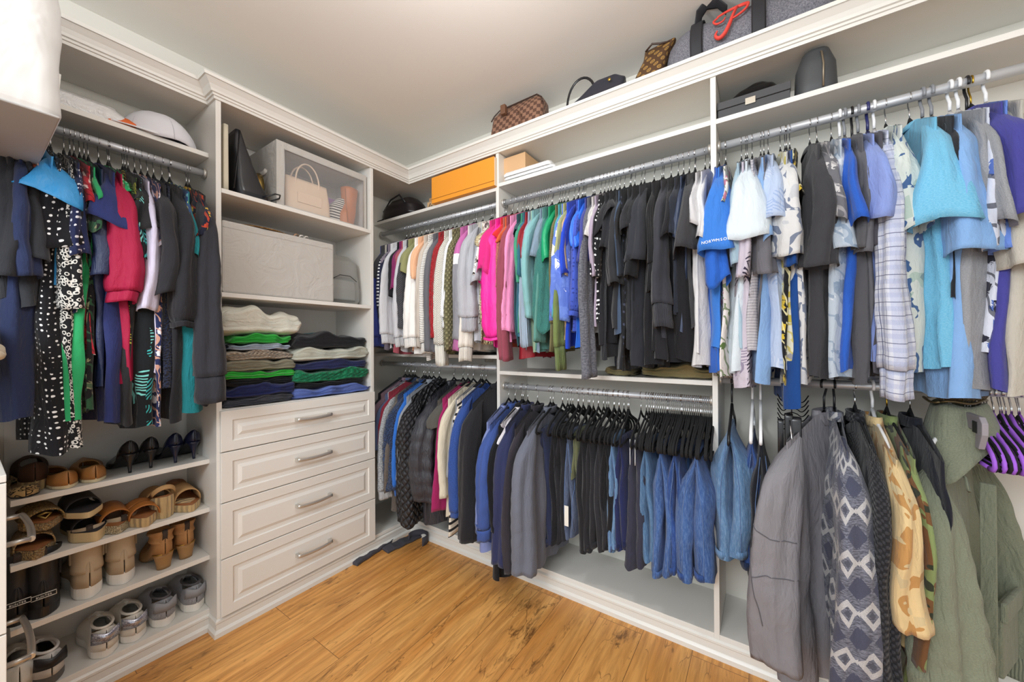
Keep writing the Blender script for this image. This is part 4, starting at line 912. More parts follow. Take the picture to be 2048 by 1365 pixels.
bpy.context.view_layer.update()
def text_at_ray(ob, px, py, txt, size, ang, mat):
    me = ob.data; bv = BVHTree.FromPolygons([v.co for v in me.vertices], [tuple(p.vertices) for p in me.polygons])
    M = Matrix.Translation(ob.location) @ ob.rotation_euler.to_matrix().to_4x4(); Mi = M.inverted()
    o = Mi @ Vector((0, 0, CAMH)); d = (Mi.to_3x3() @ ray(px, py)).normalized(); h, nr, _, _ = bv.ray_cast(o, d)
    if h is None: print('text missed', px, py); return
    if nr.dot(d) > 0: nr = -nr
    up = (Vector((0, 0, 1))-nr*nr.z).normalized(); r = up.cross(nr).normalized(); a = math.radians(ang)
    r2 = r*math.cos(a)+up*math.sin(a); u2 = nr.cross(r2)
    t = text_on(None, txt, size, (0, 0, 0), (0, 0, 0), mat); mb = MB()
    n0 = mb.add([h+nr*.004+r2*v.co.x+u2*v.co.y for v in t.data.vertices])
    for p in t.data.polygons: mb.face([n0+k for k in p.vertices])
    bpy.data.objects.remove(t); return mb.build('lettering', mat, ob)
text_at_ray(LJK, 1727, 832, 'STO', .024, 50, plain('white_print', '#f4f4f4', .6))
for o in [o for o in COL.objects if o.get('category') == 'trousers' and 'jeans' in o['label']]:
    vs = [v.co for v in o.data.vertices]; zt_, zb_ = max(v.z for v in vs), min(v.z for v in vs); lo = [v.y for v in vs if v.z < zb_+.15]; a_, b_ = min(lo), max(lo)
    for f in (.27, .75):
        y_ = a_+(b_-a_)*f; seam_on(o, [((a_+b_)/2+(y_-(a_+b_)/2)*.3, zt_-.06), ((a_+b_)/2+(y_-(a_+b_)/2)*.9, zt_-.22), (y_, zb_+.02)], r=.0013, mat=cloth(('denim', '#4a628e', '#6f88b4', '#8fa6cc')))
# ================================================================== BAGS, BOXES, FOLDED CLOTHES, SHOES
def rrect(w, d, r, n=6):
    out = []
    for cx, cy, a0 in ((w/2-r, d/2-r, 0), (-w/2+r, d/2-r, 90), (-w/2+r, -d/2+r, 180), (w/2-r, -d/2+r, 270)):
        for i in range(n+1):
            a = math.radians(a0+90*i/n); out.append((cx+r*math.cos(a), cy+r*math.sin(a)))
    return out
def bag_mesh(secs, n=6, wob=0, seed=0, cap1=True):       # secs: (z, w, d, r, dx, dy)
    rings = []; sub = []
    for i in range(len(secs)-1):
        for k in range(6 if i < len(secs)-1 else 1):
            t = k/6; sub.append([a+(b-a)*t for a, b in zip(secs[i], secs[i+1])])
    sub.append(list(secs[-1]))
    for z, w, d, r, dx, dy in sub:
        ring = []
        for x, y in rrect(w, d, max(.002, min(r, w/2-.001, d/2-.001)), n):
            q = noise.noise(Vector((x*9+seed, y*9, z*9)))*wob + noise.noise(Vector((x*22+seed, y*22, z*22)))*wob*.5
            ring.append((x*(1+q/max(w, .05))+dx, y+dy+q, z))
        rings.append(ring)
    return MB().loft(rings, True, True, cap1)
def slabbox(name, x0, x1, y0, y1, z0, z1, mat, parent=None, bev=.002): return MB().box(x0, x1, y0, y1, z0, z1).build(name, mat, parent, bevel=bev)
# ---- folded clothes
def folded(label, spec, x, y, z, w, d, h, cat='folded clothes', layers=3, seed=0, rough=.85, bump=.8, axis='x', name='folded_garment', sag=.3, part=None):
    rng = random.Random(seed+int(z*1000)); rings = []; n = 40
    ph = [rng.uniform(0, 6.28) for _ in range(6)]
    for i in range(31):
        s = -1+2*i/30; e = (max(0, 1-abs(s)**9))**.5; r = []
        for j in range(n):
            th = 2*PI*j/n; c, sn = math.cos(th), math.sin(th)
            X = d/2*sg(c, .5)*(.97+.03*math.sin(3*s+ph[0])) * (.90+.10*e)
            Z = h/2*sg(sn, .6)*(e*.35+.65)
            crease = math.sin(layers*PI*(Z/h+.5))
            X += (c > 0)*(abs(crease)-.5)*.014*min(1, abs(c)*2)
            topw = (sn > 0)*(.13*h*math.sin(4*s+ph[1])+.08*h*math.sin(9*s+ph[2]+X*20)) - sag*h*(sn > 0)*abs(s)**3*.25
            q = noise.noise(Vector((X*10+ph[3]*5, s*3, Z*18)))*.012
            r.append((X+q, s*w/2+.006*math.sin(th*2+ph[4]), Z+h/2+topw+q*.6))
        rings.append(r)
    o = MB().loft(rings, True, True, True).build(name, cloth(spec, bump, rough)); tag(o, label, cat)
    o.location = (x, y, z); o.rotation_euler = (0, 0, rng.uniform(-.05, .05)+(0 if axis == 'x' else -PI/2))
    return o
XS = XT-.135
yl0, yl1 = onX(450, 780, XT).y, onX(596, 780, XT).y; yr0, yr1 = onX(588, 780, XT).y, onX(742, 780, XT).y
cl, wl, cr, wr = (yl0+yl1)/2, (yl1-yl0), (yr0+yr1)/2, (yr1-yr0)-.01
z = .926
for lab, sp, h, dw, dx in (('grey folded jeans at the bottom of the left stack', '#4b4d55', .036, -.02, 0), ('navy folded jumper near the bottom of the left stack', '#232b5c', .052, 0, .01), ('black folded top with a green edge in the left stack', '#1f2024', .028, -.03, 0), ('bright green and white folded tee halfway up the left stack', ('vstripe', '#34b83e', '#e2e0d6', '#000', 6.), .034, .0, .005), ('taupe folded jumper in the middle of the left stack', '#8b8672', .048, .0, .01), ('oatmeal knitted jumper folded above the taupe one', ('knit', '#d3c2ae', '#c0ad98', '#000', 1.6), .046, -.02, 0), ('pale blue and navy folded shirts under the green tee', ('vstripe', '#b8c4d4', '#2a3350', '#000', 7.), .028, -.05, 0), ('vivid green folded tee under the cream fleece', '#2fae3f', .040, -.05, .01), ('thick cream fleece blanket on top of the left stack', '#dad8ca', .105, .03, .012)):
    folded(lab, sp, XS+dx, cl, z, wl+dw, .25, h*1.12, seed=3); z += h
z = .926
for lab, sp, h, dw, dx in (('periwinkle folded shirt at the bottom of the right stack', '#5a6fb4', .048, .0, .012), ('black folded trousers under the emerald knit', '#1b1b20', .026, -.04, 0), ('emerald green chunky knit folded in the right stack', ('knit', '#118a5c', '#0d6e4a', '#000', 3.), .060, .0, .012), ('navy folded sweatshirt in the middle of the right stack', '#262c56', .050, -.01, .004), ('pale sage folded hoodie near the top of the right stack', '#bfc0b2', .062, .0, .008), ('black folded tee on top of the right stack', '#1c1c20', .070, -.01, .0)):
    folded(lab, sp, XS+dx, cr, z, wr+dw, .25, h*1.12, seed=8); z += h
folded('small turquoise printed cloth on top of the right stack', ('floral', '#2a8fa0', '#7fd0d8', '#145a68', .7), XS, cr-.03, z-.012, .12, .16, .022, seed=4, name='folded_cloth', cat='cloth')
# ---- khaki cloths on the middle shelf
folded('khaki blanket folded on the mid shelf under the black tops', ('heather', '#8e8058', '#7a6e4a'), onY(1362, 740, 1.74).x, 1.735, 1.049, .28, .22, .055, axis='y', seed=2, layers=3, name='folded_blanket', cat='blanket')
folded('smaller khaki cloth folded left of the blanket', ('heather', '#94875f', '#7d7250'), onY(1250, 740, 1.74).x, 1.735, 1.049, .12, .20, .035, axis='y', seed=5, name='folded_cloth', cat='cloth')
# ---- clothes on the near unit
nx = NX+.0
folded('navy folded top hanging over the near unit shelf edge', '#25305c', -1.64, -.06, 1.215, .26, .22, .05, axis='y', seed=12)
folded('cream folded top at the left frame edge', '#e2d6bc', -1.625, -.045, 1.158, .30, .24, .045, axis='y', seed=13)
folded('light blue jeans folded at the left frame edge', D3, -1.64, -.05, 1.100, .25, .23, .062, axis='y', seed=14)
# ---- clear-window storage bin
FAB = N('bin_fabric'); M_BIN = FAB.set(color=hexc('#bdb9b3'), rough=.85, normal=FAB.bump(FAB.math('ADD', FAB.noise(FAB.obj((3, 3, 3)), 3.5, 3, .6, 1.), FAB.math('MULTIPLY', FAB.noise(FAB.obj(), 500, 2), .02)), .7, .012))
CLR = N('clear_vinyl'); M_CLR = CLR.set(color=(.95, .95, .96, 1), rough=.06, normal=CLR.bump(CLR.noise(CLR.obj((1, 1, .6)), 14, 2, .5, 1.5), .5, .01))
_mix = CLR.n('ShaderNodeMixShader', {0: .90}); _tr = CLR.n('ShaderNodeBsdfTransparent'); CLR.t.links.new(CLR.b.outputs[0], _mix.inputs[1]); CLR.t.links.new(_tr.outputs[0], _mix.inputs[2]); CLR.t.links.new(_mix.outputs[0], CLR.t.nodes['Material Output'].inputs[0])
xf = -1.885; yb0, yb1 = onX(553, 400, xf).y, onX(733, 480, xf).y; zt = onX(551, 277, xf).z; zb = 1.848
zt = min(zt, 2.19)
root = empty('storage_bin', (xf, (yb0+yb1)/2, zb), 0, 'grey fabric storage bin with a clear front window and a side handle', 'storage bin')
def q(o): return addp(root, o)
q(slabbox('bottom', -2.19, xf, yb0, yb1, zb, zb+.004, M_BIN)); q(slabbox('back', -2.19, -2.186, yb0, yb1, zb, zt, M_BIN)); q(slabbox('lid', -2.19, xf, yb0, yb1, zt-.005, zt, M_BIN, bev=.004))
q(slabbox('side', -2.19, xf, yb0, yb0+.004, zb, zt, M_BIN)); q(slabbox('side', -2.19, xf, yb1-.004, yb1, zb, zt, M_BIN))
fr = MB(); wy0, wy1, wz0, wz1 = yb0+.035, yb1-.02, zb+.012, zt-.035
for a in ((yb0, wy0, zb, zt), (wy1, yb1, zb, zt), (wy0, wy1, zb, wz0), (wy0, wy1, wz1, zt)): fr.box(xf-.004, xf, *a)
q(fr.build('front_frame', M_BIN, bevel=.001)); q(MB().box(xf-.003, xf-.0015, wy0, wy1, wz0, wz1).build('clear_window', M_CLR))
q(MB().tube([(xf+.001, wy0, wz0), (xf+.001, wy0, wz1), (xf+.001, wy1, wz1), (xf+.001, wy1, wz0)], .0025, 6).build('zip', plain('zip_silver', '#b8b6b4', .4, .6)))
q(MB().tube([(-2.11, yb0-.002, zb+.19), (-2.10, yb0-.010, zb+.175), (-1.99, yb0-.010, zb+.175), (-1.98, yb0-.002, zb+.19)], .009, 8, flat=.3).build('side_handle', M_BIN))
def handbag(name, label, mat, w, d, h, loc, rz, top=.92, hl=.10, hw=.09, hmat=None, thick=.004, wob=.003, trim=None):
    root = bag_mesh([(0, w, d, .01, 0, 0), (.01, w*1.01, d*1.03, .02, 0, 0), (h*.5, w, d*1.0, .025, 0, 0), (h, w*top, d*.55, .012, 0, 0)], wob=wob).build(name, mat)
    tag(root, label, 'handbag'); root.location = loc; root.rotation_euler = (0, 0, rz)
    for s in (-1, 1):
        pts = [(hw*math.cos(PI*i/14)*(1 if abs(math.cos(PI*i/14)) > .5 else 1), s*d*.30, h-.035+(.035+hl)*math.sin(PI*i/14)**.8) for i in range(15)]
        pts = [(hw, s*(d*.30), h-.06)]+pts+[(-hw, s*(d*.30), h-.06)]
        MB().tube(pts, thick, 8).build('handle', hmat or mat, root)
    return root
beige = plain('beige_leather', '#d8bfa6', .5, bump=.05)
hb = handbag('handbag', 'beige leather handbag behind the clear bin window', beige, .23, .09, .175, (-1.955, onX(617, 400, -1.92).y, zb+.005), PI/2, hl=.085, hw=.06)
MB().box(-.06, .06, -.05, -.046, .05, .10).build('front_pocket', beige, hb)
bt = MB(); root2 = tag(bag_mesh([(0, .085, .07, .03, 0, 0), (.07, .095, .075, .03, .01, 0), (.13, .075, .07, .03, .03, 0), (.225, .095, .08, .035, .035, 0)], wob=.004).build('ankle_boot', plain('tan_leather', '#b5652a', .45)), 'tan leather boot standing inside the clear-window bin', 'boot')
root2.location = (-1.95, onX(698, 430, -1.92).y-.005, zb+.006); root2.rotation_euler = (0, 0, PI/2+.3)
MB().tube([(-.035, -.033, .20), (-.03, -.035, .1), (-.02, -.036, .02)], .002, 6).build('seam', plain('tan_seam', '#8a4a1c', .5), root2)
o = tag(bag_mesh([(0, .10, .05, .02, 0, 0), (.10, .09, .05, .02, .02, 0), (.155, .05, .04, .018, .05, 0)], wob=.004).build('striped_pouch', cloth(('hstripe', '#26262a', '#e9e6df', '#fff', 1.3), .2)), 'black and white striped pouch between handbag and tan boot', 'pouch')
o.location = (-1.965, onX(670, 430, -1.95).y, zb+.005); o.rotation_euler = (0, 0, PI/2)
o = tag(bag_mesh([(0, .24, .03, .012, 0, 0), (.03, .25, .03, .012, 0, 0), (.06, .22, .02, .009, 0, 0)], wob=.006).build('zip_pouch', plain('purple_vinyl', '#9a6aa8', .3)), 'purple zip pouch behind the beige handbag handles', 'pouch')
o.location = (-2.06, onX(660, 360, -2.0).y, zb+.12); o.rotation_euler = (0, 0, PI/2)
# ---- black bags and gold bowl left of the bin
blk = plain('black_leather', '#1d1e22', .32, bump=.08, bscale=40)
y0 = TY0+TH
cb = tag(bag_mesh([(0, .22, .02, .006, 0, 0), (.28, .22, .018, .006, 0, 0)]).build('document_case', plain('ivory_card', '#cfc7b2', .7)), 'ivory folder case against the tower side panel', 'folder'); cb.location = (-1.985, y0+.022, 1.848)
tb = tag(bag_mesh([(0, .24, .12, .02, 0, .005), (.02, .25, .13, .03, 0, .0), (.15, .22, .07, .02, 0, -.035), (.285, .20, .02, .008, 0, -.055)], wob=.006).build('tote_bag', blk), 'black leather tote leaning left of the storage bin', 'handbag'); tb.location = (-1.99, y0+.125, 1.848)
MB().tube([(.118, .03, .012), (.14, .05, .02), (.145, .075, .035), (.135, .10, .04), (.115, .105, .03), (.112, .07, .008)], .004, 8, flat=.6).build('strap', blk, tb)
MB().tube([(.112, -.075, .02), (.105, -.06, .15), (.10, -.05, .28)], .006, 8, flat=.5).build('zip_edge', plain('black_trim', '#101013', .5), tb)
gb = tag(MB().lathe([(.012, 0), (.05, .005), (.075, .02), (.085, .045), (.08, .045), (.07, .022), (.01, .012)], 28, axis='y').build('brass_bowl', plain('brass', '#b59a5c', .25, 1)), 'small round brass bowl standing between tote and bin', 'bowl'); gb.location = (-2.02, yb0-.075, 1.848+.087)
# ---- large grey bin on the second shelf
xf2 = -1.868; y0b, y1b = TY0+TH+.004, onX(668, 540, xf2).y; ztop = onX(668, 489, xf2).z
gb2 = tag(slabbox('fabric_box', -2.19, xf2, y0b, y1b, 1.416, ztop, M_BIN, bev=.008), 'large plain grey fabric box on the shelf above the folded clothes', 'storage box')
MB().box(xf2-.001, xf2+.0015, y0b+.004, y1b-.004, ztop-.030, ztop-.026).build('seam', M_BIN, gb2)
hat = tag(MB().lathe([(.01, .028), (.07, .026), (.085, .016), (.088, .004), (.16, .0), (.162, .003), (.09, .008)], 36).build('straw_hat', cloth(('texture', '#c49a5a', '#8f6a34', '#000', .7))), 'brown straw hat lying flat on the grey fabric box', 'hat'); hat.location = (-2.02, y0b+.17, ztop+.001)
for i, (yy, c) in enumerate(((.31, '#b08a6a'), (.335, '#e8e2da'), (.36, '#d8cfc4'))):
    MB_ = MB().tube([(-1.93-.01*i, y0b+yy, ztop+.004), (-1.92, y0b+yy+.01, ztop+.022), (-1.92, y0b+yy+.02, ztop+.024), (-1.93, y0b+yy+.03, ztop+.004)], .004, 6, flat=.4)
    tag(MB_.build('fabric_strap', plain('strap_%d' % i, c, .7)), ['tan loop of strap on the grey fabric box', 'white loop of strap beside the tan loop', 'cream loop of strap, rightmost of three loops'][i], 'strap')
bp = tag(bag_mesh([(0, .10, .20, .03, 0, 0), (.03, .125, .24, .05, 0, 0), (.15, .12, .24, .05, 0, 0), (.24, .10, .22, .05, 0, 0), (.275, .05, .14, .03, -.01, 0)], wob=.008).build('backpack', plain('grey_nylon', '#8d8f8c', .5, bump=.2, bscale=30)), 'grey nylon backpack right of the large fabric box', 'backpack')
bp.location = (-1.985, (y1b+TY1-TH)/2-.022, 1.417); bp.rotation_euler = (0, 0, PI/2)
bp.rotation_euler = (0, 0, 0)
fp = bag_mesh([(0, .035, .14, .015, 0, 0), (.06, .045, .15, .02, 0, 0), (.11, .03, .13, .015, 0, 0)], wob=.003).build('front_pocket', plain('grey_nylon', '#8d8f8c', .5), bp); fp.location = (.058, 0, .02)
MB().tube([(.078, -.07, .13), (.080, -.03, .155), (.080, .03, .155), (.078, .07, .13)], .0025, 6).build('zip', plain('zip_dark', '#4b4c4c', .4, .5), bp)
# ---- left bay top shelf
cap = MB(); rings = []
for i in range(12):
    t = i/11; r = .115*math.cos(t*PI/2*.98)+.002; h = .125*math.sin(t*PI/2)
    rings.append([(r*1.0*math.cos(2*PI*j/30), r*1.08*math.sin(2*PI*j/30), h+.004*math.sin(5*2*PI*j/30)*(1-t)) for j in range(30)])
mesh = N('cap_mesh'); mm = mesh.set(color=hexc('#e4e4ea'), rough=.8, normal=mesh.bump(mesh.n('ShaderNodeTexChecker', {'Vector': mesh.uv(), 'Scale': 500.}).outputs['Fac'], .4, .002))
c = tag(cap.loft(rings, True, False, True).build('mesh_cap', mm, solid=.002), 'white mesh cap on the top shelf by the tower', 'cap'); yc = onX(318, 250, -2.03).y
c.location = (-2.045, yc, 2.006)
vis = MB(); ring = []
for i in range(2):
    ring.append([((.11+.075*math.cos(a)*i*1.0)*math.cos(a)*(1), (.112+.0*i)*math.sin(a)*1.05, .004+.012*(1-i)+.014*i*math.cos(3*a)*.3) for a in [math.radians(-62+124*k/16) for k in range(17)]])
vis.loft(ring, False).build('brim', plain('white_cotton', '#e6e6ea', .8), c, solid=.004)
for k in range(3):
    a = PI*k/3+.3; MB().tube([(.1175*math.cos(t)*math.cos(a), .1275*math.cos(t)*math.sin(a), .127*math.sin(t)) for t in [PI*i/20 for i in range(21)]], .0016, 5).build('seam', plain('cap_seam', '#c9c9d0', .8), c)
c.rotation_euler = (0, 0, -1.2)
pb = N('plastic_film'); M_FILM = pb.set(color=hexc('#e6e6e6'), rough=.15, normal=pb.bump(pb.noise(pb.obj(), 40, 3, .6, 1.), .6, .01))
sx = onX(175, 215, -1.99).y
o = tag(bag_mesh([(0, .14, .30, .04, 0, 0), (.02, .15, .31, .05, 0, 0), (.05, .12, .27, .05, 0, 0), (.07, .06, .18, .02, 0, .03)], wob=.018, seed=4).build('plastic_bag', M_FILM), 'crumpled white plastic bag on the top left shelf', 'plastic bag'); o.location = (-2.02, sx-.04, 2.007)
o = tag(bag_mesh([(0, .07, .09, .02, 0, 0), (.022, .07, .09, .02, 0, 0), (.036, .04, .06, .01, 0, 0)], wob=.006).build('orange_cloth', plain('orange_cloth', '#d9662a', .7)), 'small orange cloth beside the plastic bag', 'cloth'); o.location = (-1.985, onX(236, 235, -1.985).y, 2.006)
# ---- big white bag on the near shelf
wb_ = N('white_canvas'); M_WHITE = wb_.set(color=hexc('#d6d5d2'), rough=.7, normal=wb_.bump(wb_.noise(wb_.obj((1, 1, .7)), 7, 3, .55, .8), .6, .02))
p1, p2 = (-1.385, .130), (-1.78, .150)
bgm = bag_mesh([(0, .40, .46, .03, 0, 0), (.015, .415, .475, .04, 0, 0), (.20, .42, .48, .05, 0, 0), (.42, .40, .46, .05, 0, 0), (.50, .34, .40, .05, 0, 0)], wob=.008, n=8)
wbag = tag(bgm.build('canvas_bag', M_WHITE), 'big white canvas zip bag hanging over the shelf at the top left', 'bag'); wbag.location = (-1.585, -.095, 1.737)
MB().box(-.205, .205, -.235, .235, -.0015, .004).build('base_panel', plain('grey_base', '#a9a6a3', .8), wbag, bevel=.01)
zz = plain('white_zip', '#e6e4dc', .4)
MB().tube([(.211, .10, .02), (.214, .10, .30), (.210, .06, .37), (.209, -.05, .38)], .008, 8, flat=.4).build('zip', zz, wbag)
zp = MB().box(.212, .220, .088, .112, .02, .075).build('zip_pull', zz, wbag, bevel=.003); MB().tube([(.216, .10, .075), (.222, .10, .10), (.216, .10, .12)], .005, 8).build('puller_ring', plain('gold_ring', '#c8bf9c', .3, .9), zp)
MB().tube([(-.02, .242, .10), (-.01, .250, .16), (.0, .252, .20)], .006, 6).build('side_loop', zz, wbag)
# ---- corner bay top shelf
zs = 2.028
dfl = tag(bag_mesh([(0, .30, .16, .05, 0, 0), (.02, .33, .19, .07, 0, 0), (.08, .31, .18, .08, 0, 0), (.135, .22, .11, .05, -.01, 0)], wob=.02, seed=2).build('duffel_bag', plain('black_nylon', '#1f1b1d', .35, bump=.3, bscale=22)), 'crumpled black nylon bag in the corner of the top shelf', 'bag')
dfl.location = (onY(808, 420, 1.70).x, 1.715, zs)
for k, pts in enumerate(([(-.12, -.09, .06), (-.05, -.085, .13), (.03, -.08, .15), (.10, -.09, .08)], [(-.16, -.05, .03), (-.20, -.08, .01), (-.215, -.10, -.03), (-.225, -.10, -.14)])):
    MB().tube(pts, .007, 8, flat=.35).build('strap', blk, dfl)
kr = plain('kraft_card', '#b98f62', .75)
xk = onY(868, 400, 1.67).x
k1 = tag(slabbox('gift_box', xk-.05, xk+.12, 1.66, 1.84, zs, zs+.055, plain('kraft_light', '#c8a377', .7)), 'kraft gift box with script writing under the orange box', 'box')
k2 = tag(slabbox('kraft_box', xk-.075, xk+.12, 1.70, 1.86, zs+.056, zs+.10, kr), 'brown kraft box stacked on the scripted gift box', 'box')
text_on(k1, 'Jm', .045, (xk-.02, 1.659, zs+.012), (PI/2, .35, 0), plain('ink', '#2a2018', .6), shear=.3)
Y1 = 1.585; ox0, ox1 = onY(863, 380, Y1).x, onY(988, 340, Y1).x; oh = onY(864, 350, Y1).z-zs
og = N('orange_box'); M_OR = og.set(color=hexc('#e8962a'), rough=.55)
ob = empty('orange_gift_box', (ox0, Y1, zs), 0, 'large orange lidded gift box at the edge of the corner shelf', 'box')
addp(ob, slabbox('base', ox0, ox1, Y1, Y1+.26, zs, zs+.155, M_OR)); addp(ob, slabbox('lid_line', ox0+.0, ox1+.0, Y1-.0012, Y1, zs+.024, zs+.026, plain('orange_shadow', '#7a4410', .7), bev=0)); addp(ob, slabbox('end_panel', ox1, ox1+.0025, Y1+.004, Y1+.256, zs+.002, zs+.150, plain('cream_card', '#e2cfb8', .7), bev=0))
# ---- middle bay top shelf
zs = 2.046
xk = onY(1005, 330, 1.66).x
tag(slabbox('cardboard_box', xk, xk+.145, 1.66, 1.86, zs+.0, zs+.150, plain('card_tan', '#cfa77c', .75)), 'tan cardboard box left end of the middle top shelf', 'box')
y_ = 1.622
for i, (a, b, z0, h, lab) in enumerate(((1006, 1116, 0, .014, 'clear plastic shoe sleeve at the bottom of the packet pile'), (1004, 1106, .016, .016, 'white wrapped packet in the middle of the pile'), (1003, 1098, .034, .022, 'white plastic packet on top of the pile'))):
    xa_, xb_ = onY(a, 340, y_).x, onY(b, 340, y_).x
    o = tag(bag_mesh([(0, xb_-xa_, .20, .02, 0, 0), (h*.5, xb_-xa_+.004, .204, .02, 0, 0), (h, xb_-xa_-.006, .19, .02, 0, 0)], wob=.003, seed=i).build('plastic_packet', M_FILM), lab, 'packet'); o.location = ((xa_+xb_)/2, y_+.11, zs+z0)
# ---- right bay top shelf
zs = 2.044
gf = plain('grey_felt', '#4a4a4c', .8, bump=.1, bscale=90)
Yb = 1.625; xa_, xb_ = onY(1434, 210, Yb).x, onY(1582, 180, Yb).x; hz = onY(1440, 205, Yb).z-zs
bx = empty('lidded_box', (xa_, Yb, zs), 0, 'dark grey lidded box with a metal label plate', 'box')
addp(bx, slabbox('base', xa_+.002, xb_-.002, Yb+.002, Yb+.235, zs, zs+hz-.03, gf)); addp(bx, slabbox('lid', xa_, xb_, Yb, Yb+.237, zs+hz-.028, zs+hz, gf)); xc = (xa_+xb_)/2+.0
addp(bx, slabbox('label_plate', xc-.022, xc+.010, Yb-.003, Yb, zs+hz-.040, zs+hz-.016, plain('plate_metal', '#c9c2b4', .35, .8), bev=.001))
o = tag(bag_mesh([(0, .20, .14, .03, 0, 0), (.015, .19, .13, .04, 0, 0), (.05, .13, .09, .03, .01, 0), (.075, .05, .05, .02, .02, 0)], wob=.018, seed=7).build('plastic_wrap', plain('black_plastic_film', '#121214', .12)), 'glossy black plastic bag lying on the dark grey box', 'plastic bag'); o.location = ((xa_+xb_)/2, Yb+.11, zs+hz+.001)
xz = onY(1630, 150, 1.68).x
zc = bag_mesh([(0, .10, .14, .03, 0, 0), (.02, .115, .15, .04, 0, 0), (.10, .11, .15, .05, .0, 0), (.15, .075, .12, .035, .0, 0)], wob=.002).build('zip_case', plain('grey_case', '#3f4143', .55, bump=.08, bscale=80)); tag(zc, 'dark grey zipped hard case beside the lidded box', 'case'); zc.location = (xz, 1.69, zs)
MB().tube([(.015, -.078, .004), (.016, -.079, .08), (.012, -.072, .125), (.008, -.03, .156), (.008, .03, .156)], .003, 6).build('zip', plain('zip_bronze', '#8a7e6c', .4, .7), zc)
# ---- bags standing on top of the back units
zt_ = 2.231
def ontop(px, Y): return onY(px, 150, Y).x
ck = N('check_canvas'); uv = ck.uv(); chk = ck.n('ShaderNodeTexChecker', {'Vector': ck.uv(1, 1, 0), 'Scale': 48., 'Color1': hexc('#8f6a55'), 'Color2': hexc('#5a3d30')}).outputs['Color']; M_CHECK = ck.set(color=chk, rough=.5)
dk = plain('brown_piping', '#3c281f', .45)
W = ontop(1090, 1.66)-ontop(990, 1.66); cbg = bag_mesh([(0, W*.94, .13, .02, 0, 0), (.01, W*.97, .14, .03, 0, 0), (.10, W*1.02, .13, .03, 0, 0), (.185, W*1.0, .09, .03, 0, 0), (.225, W*.80, .045, .02, .01, 0)], wob=.004).build('checked_handbag', M_CHECK)
tag(cbg, 'brown chequered canvas handbag on top of the corner shelving', 'handbag'); cbg.location = ((ontop(988, 1.66)+ontop(1090, 1.66))/2, 1.675, zt_)
MB().tube([(-W*.5, -.045, .17), (-W*.46, -.035, .20), (-W*.36, -.026, .226), (W*.38, -.026, .229), (W*.48, -.035, .20), (W*.51, -.045, .17)], .0035, 8).build('top_piping', dk, cbg)
MB().box(-.075, -.045, -.078, -.055, .165, .215).build('leather_tab', plain('brown_tab', '#6d4a35', .5), cbg, bevel=.004)
MB().tube([(.02, -.066, .165), (.045, -.076, .14), (.055, -.078, .09), (.052, -.078, .03)], .003, 8).build('cord', plain('tan_cord', '#6b4a38', .5), cbg)
MB().tube([(W*.46, -.04, .10), (W*.56, -.05, .09), (W*.60, -.055, .05), (W*.60, -.055, .01)], .0035, 8).build('drawcord', dk, cbg)
nv = plain('navy_nylon', '#2c2d38', .4, bump=.25, bscale=18)
nb = bag_mesh([(0, .36, .14, .03, 0, 0), (.02, .38, .15, .04, 0, 0), (.06, .33, .12, .04, .03, 0), (.12, .22, .09, .03, .06, 0), (.165, .16, .05, .02, .09, 0), (.185, .10, .03, .012, .09, 0)], wob=.016, seed=5).build('nylon_tote', nv); tag(nb, 'black nylon tote with one tall leather handle, on top of the shelving', 'handbag')
nb.location = (ontop(1175, 1.67)-.0, 1.685, zt_)
MB().tube([(-.085+.075*(1-math.cos(PI*i/16))-.02, -.02, .075+.15*math.sin(PI*i/16)**.75) for i in range(17)], .006, 8, flat=.7).build('handle', plain('black_gloss', '#1a1a1d', .25), nb)
MB().lathe([(.001, 0), (.007, 0), (.007, .002), (.001, .003)], 12, c=(.115, -.045, .15), axis='y').build('snap_button', plain('gold_snap', '#d8b25a', .3, 1), nb)
lv = N('monogram_canvas'); u = lv.uv(1, 1, .785); vx = lv.n('ShaderNodeTexVoronoi', {'Vector': u, 'Scale': 34., 'Randomness': 0.}).outputs; d = vx['Distance']; rc = lv.n('ShaderNodeTexChecker', {'Vector': u, 'Scale': 34.}).outputs['Fac']
star = lv.math('LESS_THAN', lv.math('ABSOLUTE', lv.math('SUBTRACT', d, .24)), .07); dot = lv.math('LESS_THAN', d, .10); M_MONO = lv.set(color=lv.mix(lv.math('MAXIMUM', star, dot), hexc('#50361f'), hexc('#a07a3e')), rough=.45)
mg = bag_mesh([(0, .14, .13, .03, 0, 0), (.02, .15, .14, .04, 0, 0), (.12, .12, .11, .03, .02, 0), (.19, .11, .06, .02, .045, 0), (.235, .13, .03, .012, .06, 0)], wob=.012, seed=9).build('monogram_bag', M_MONO); tag(mg, 'slouched brown monogram bag left of the grey duffel', 'handbag'); mg.location = (ontop(1290, 1.66), 1.69, zt_)
MB().tube([(.0, -.02, .225), (.03, -.03, .24), (.06, -.025, .232), (.10, -.02, .225)], .004, 8).build('top_piping', dk, mg)
dm = N('marl_grey'); n1 = dm.noise(dm.obj((1, 1, 1)), 220, 3, .7); M_MARL = dm.set(color=dm.mix(dm.ramp(n1, .35, .65), hexc('#56555c'), hexc('#85848b')), rough=.85, normal=dm.bump(dm.noise(dm.obj(), 9, 3, .6, 1.), .5, .015))
xa_, xb_ = ontop(1322, 1.60), ontop(1690, 1.60); Wd = xb_-xa_
rings = []
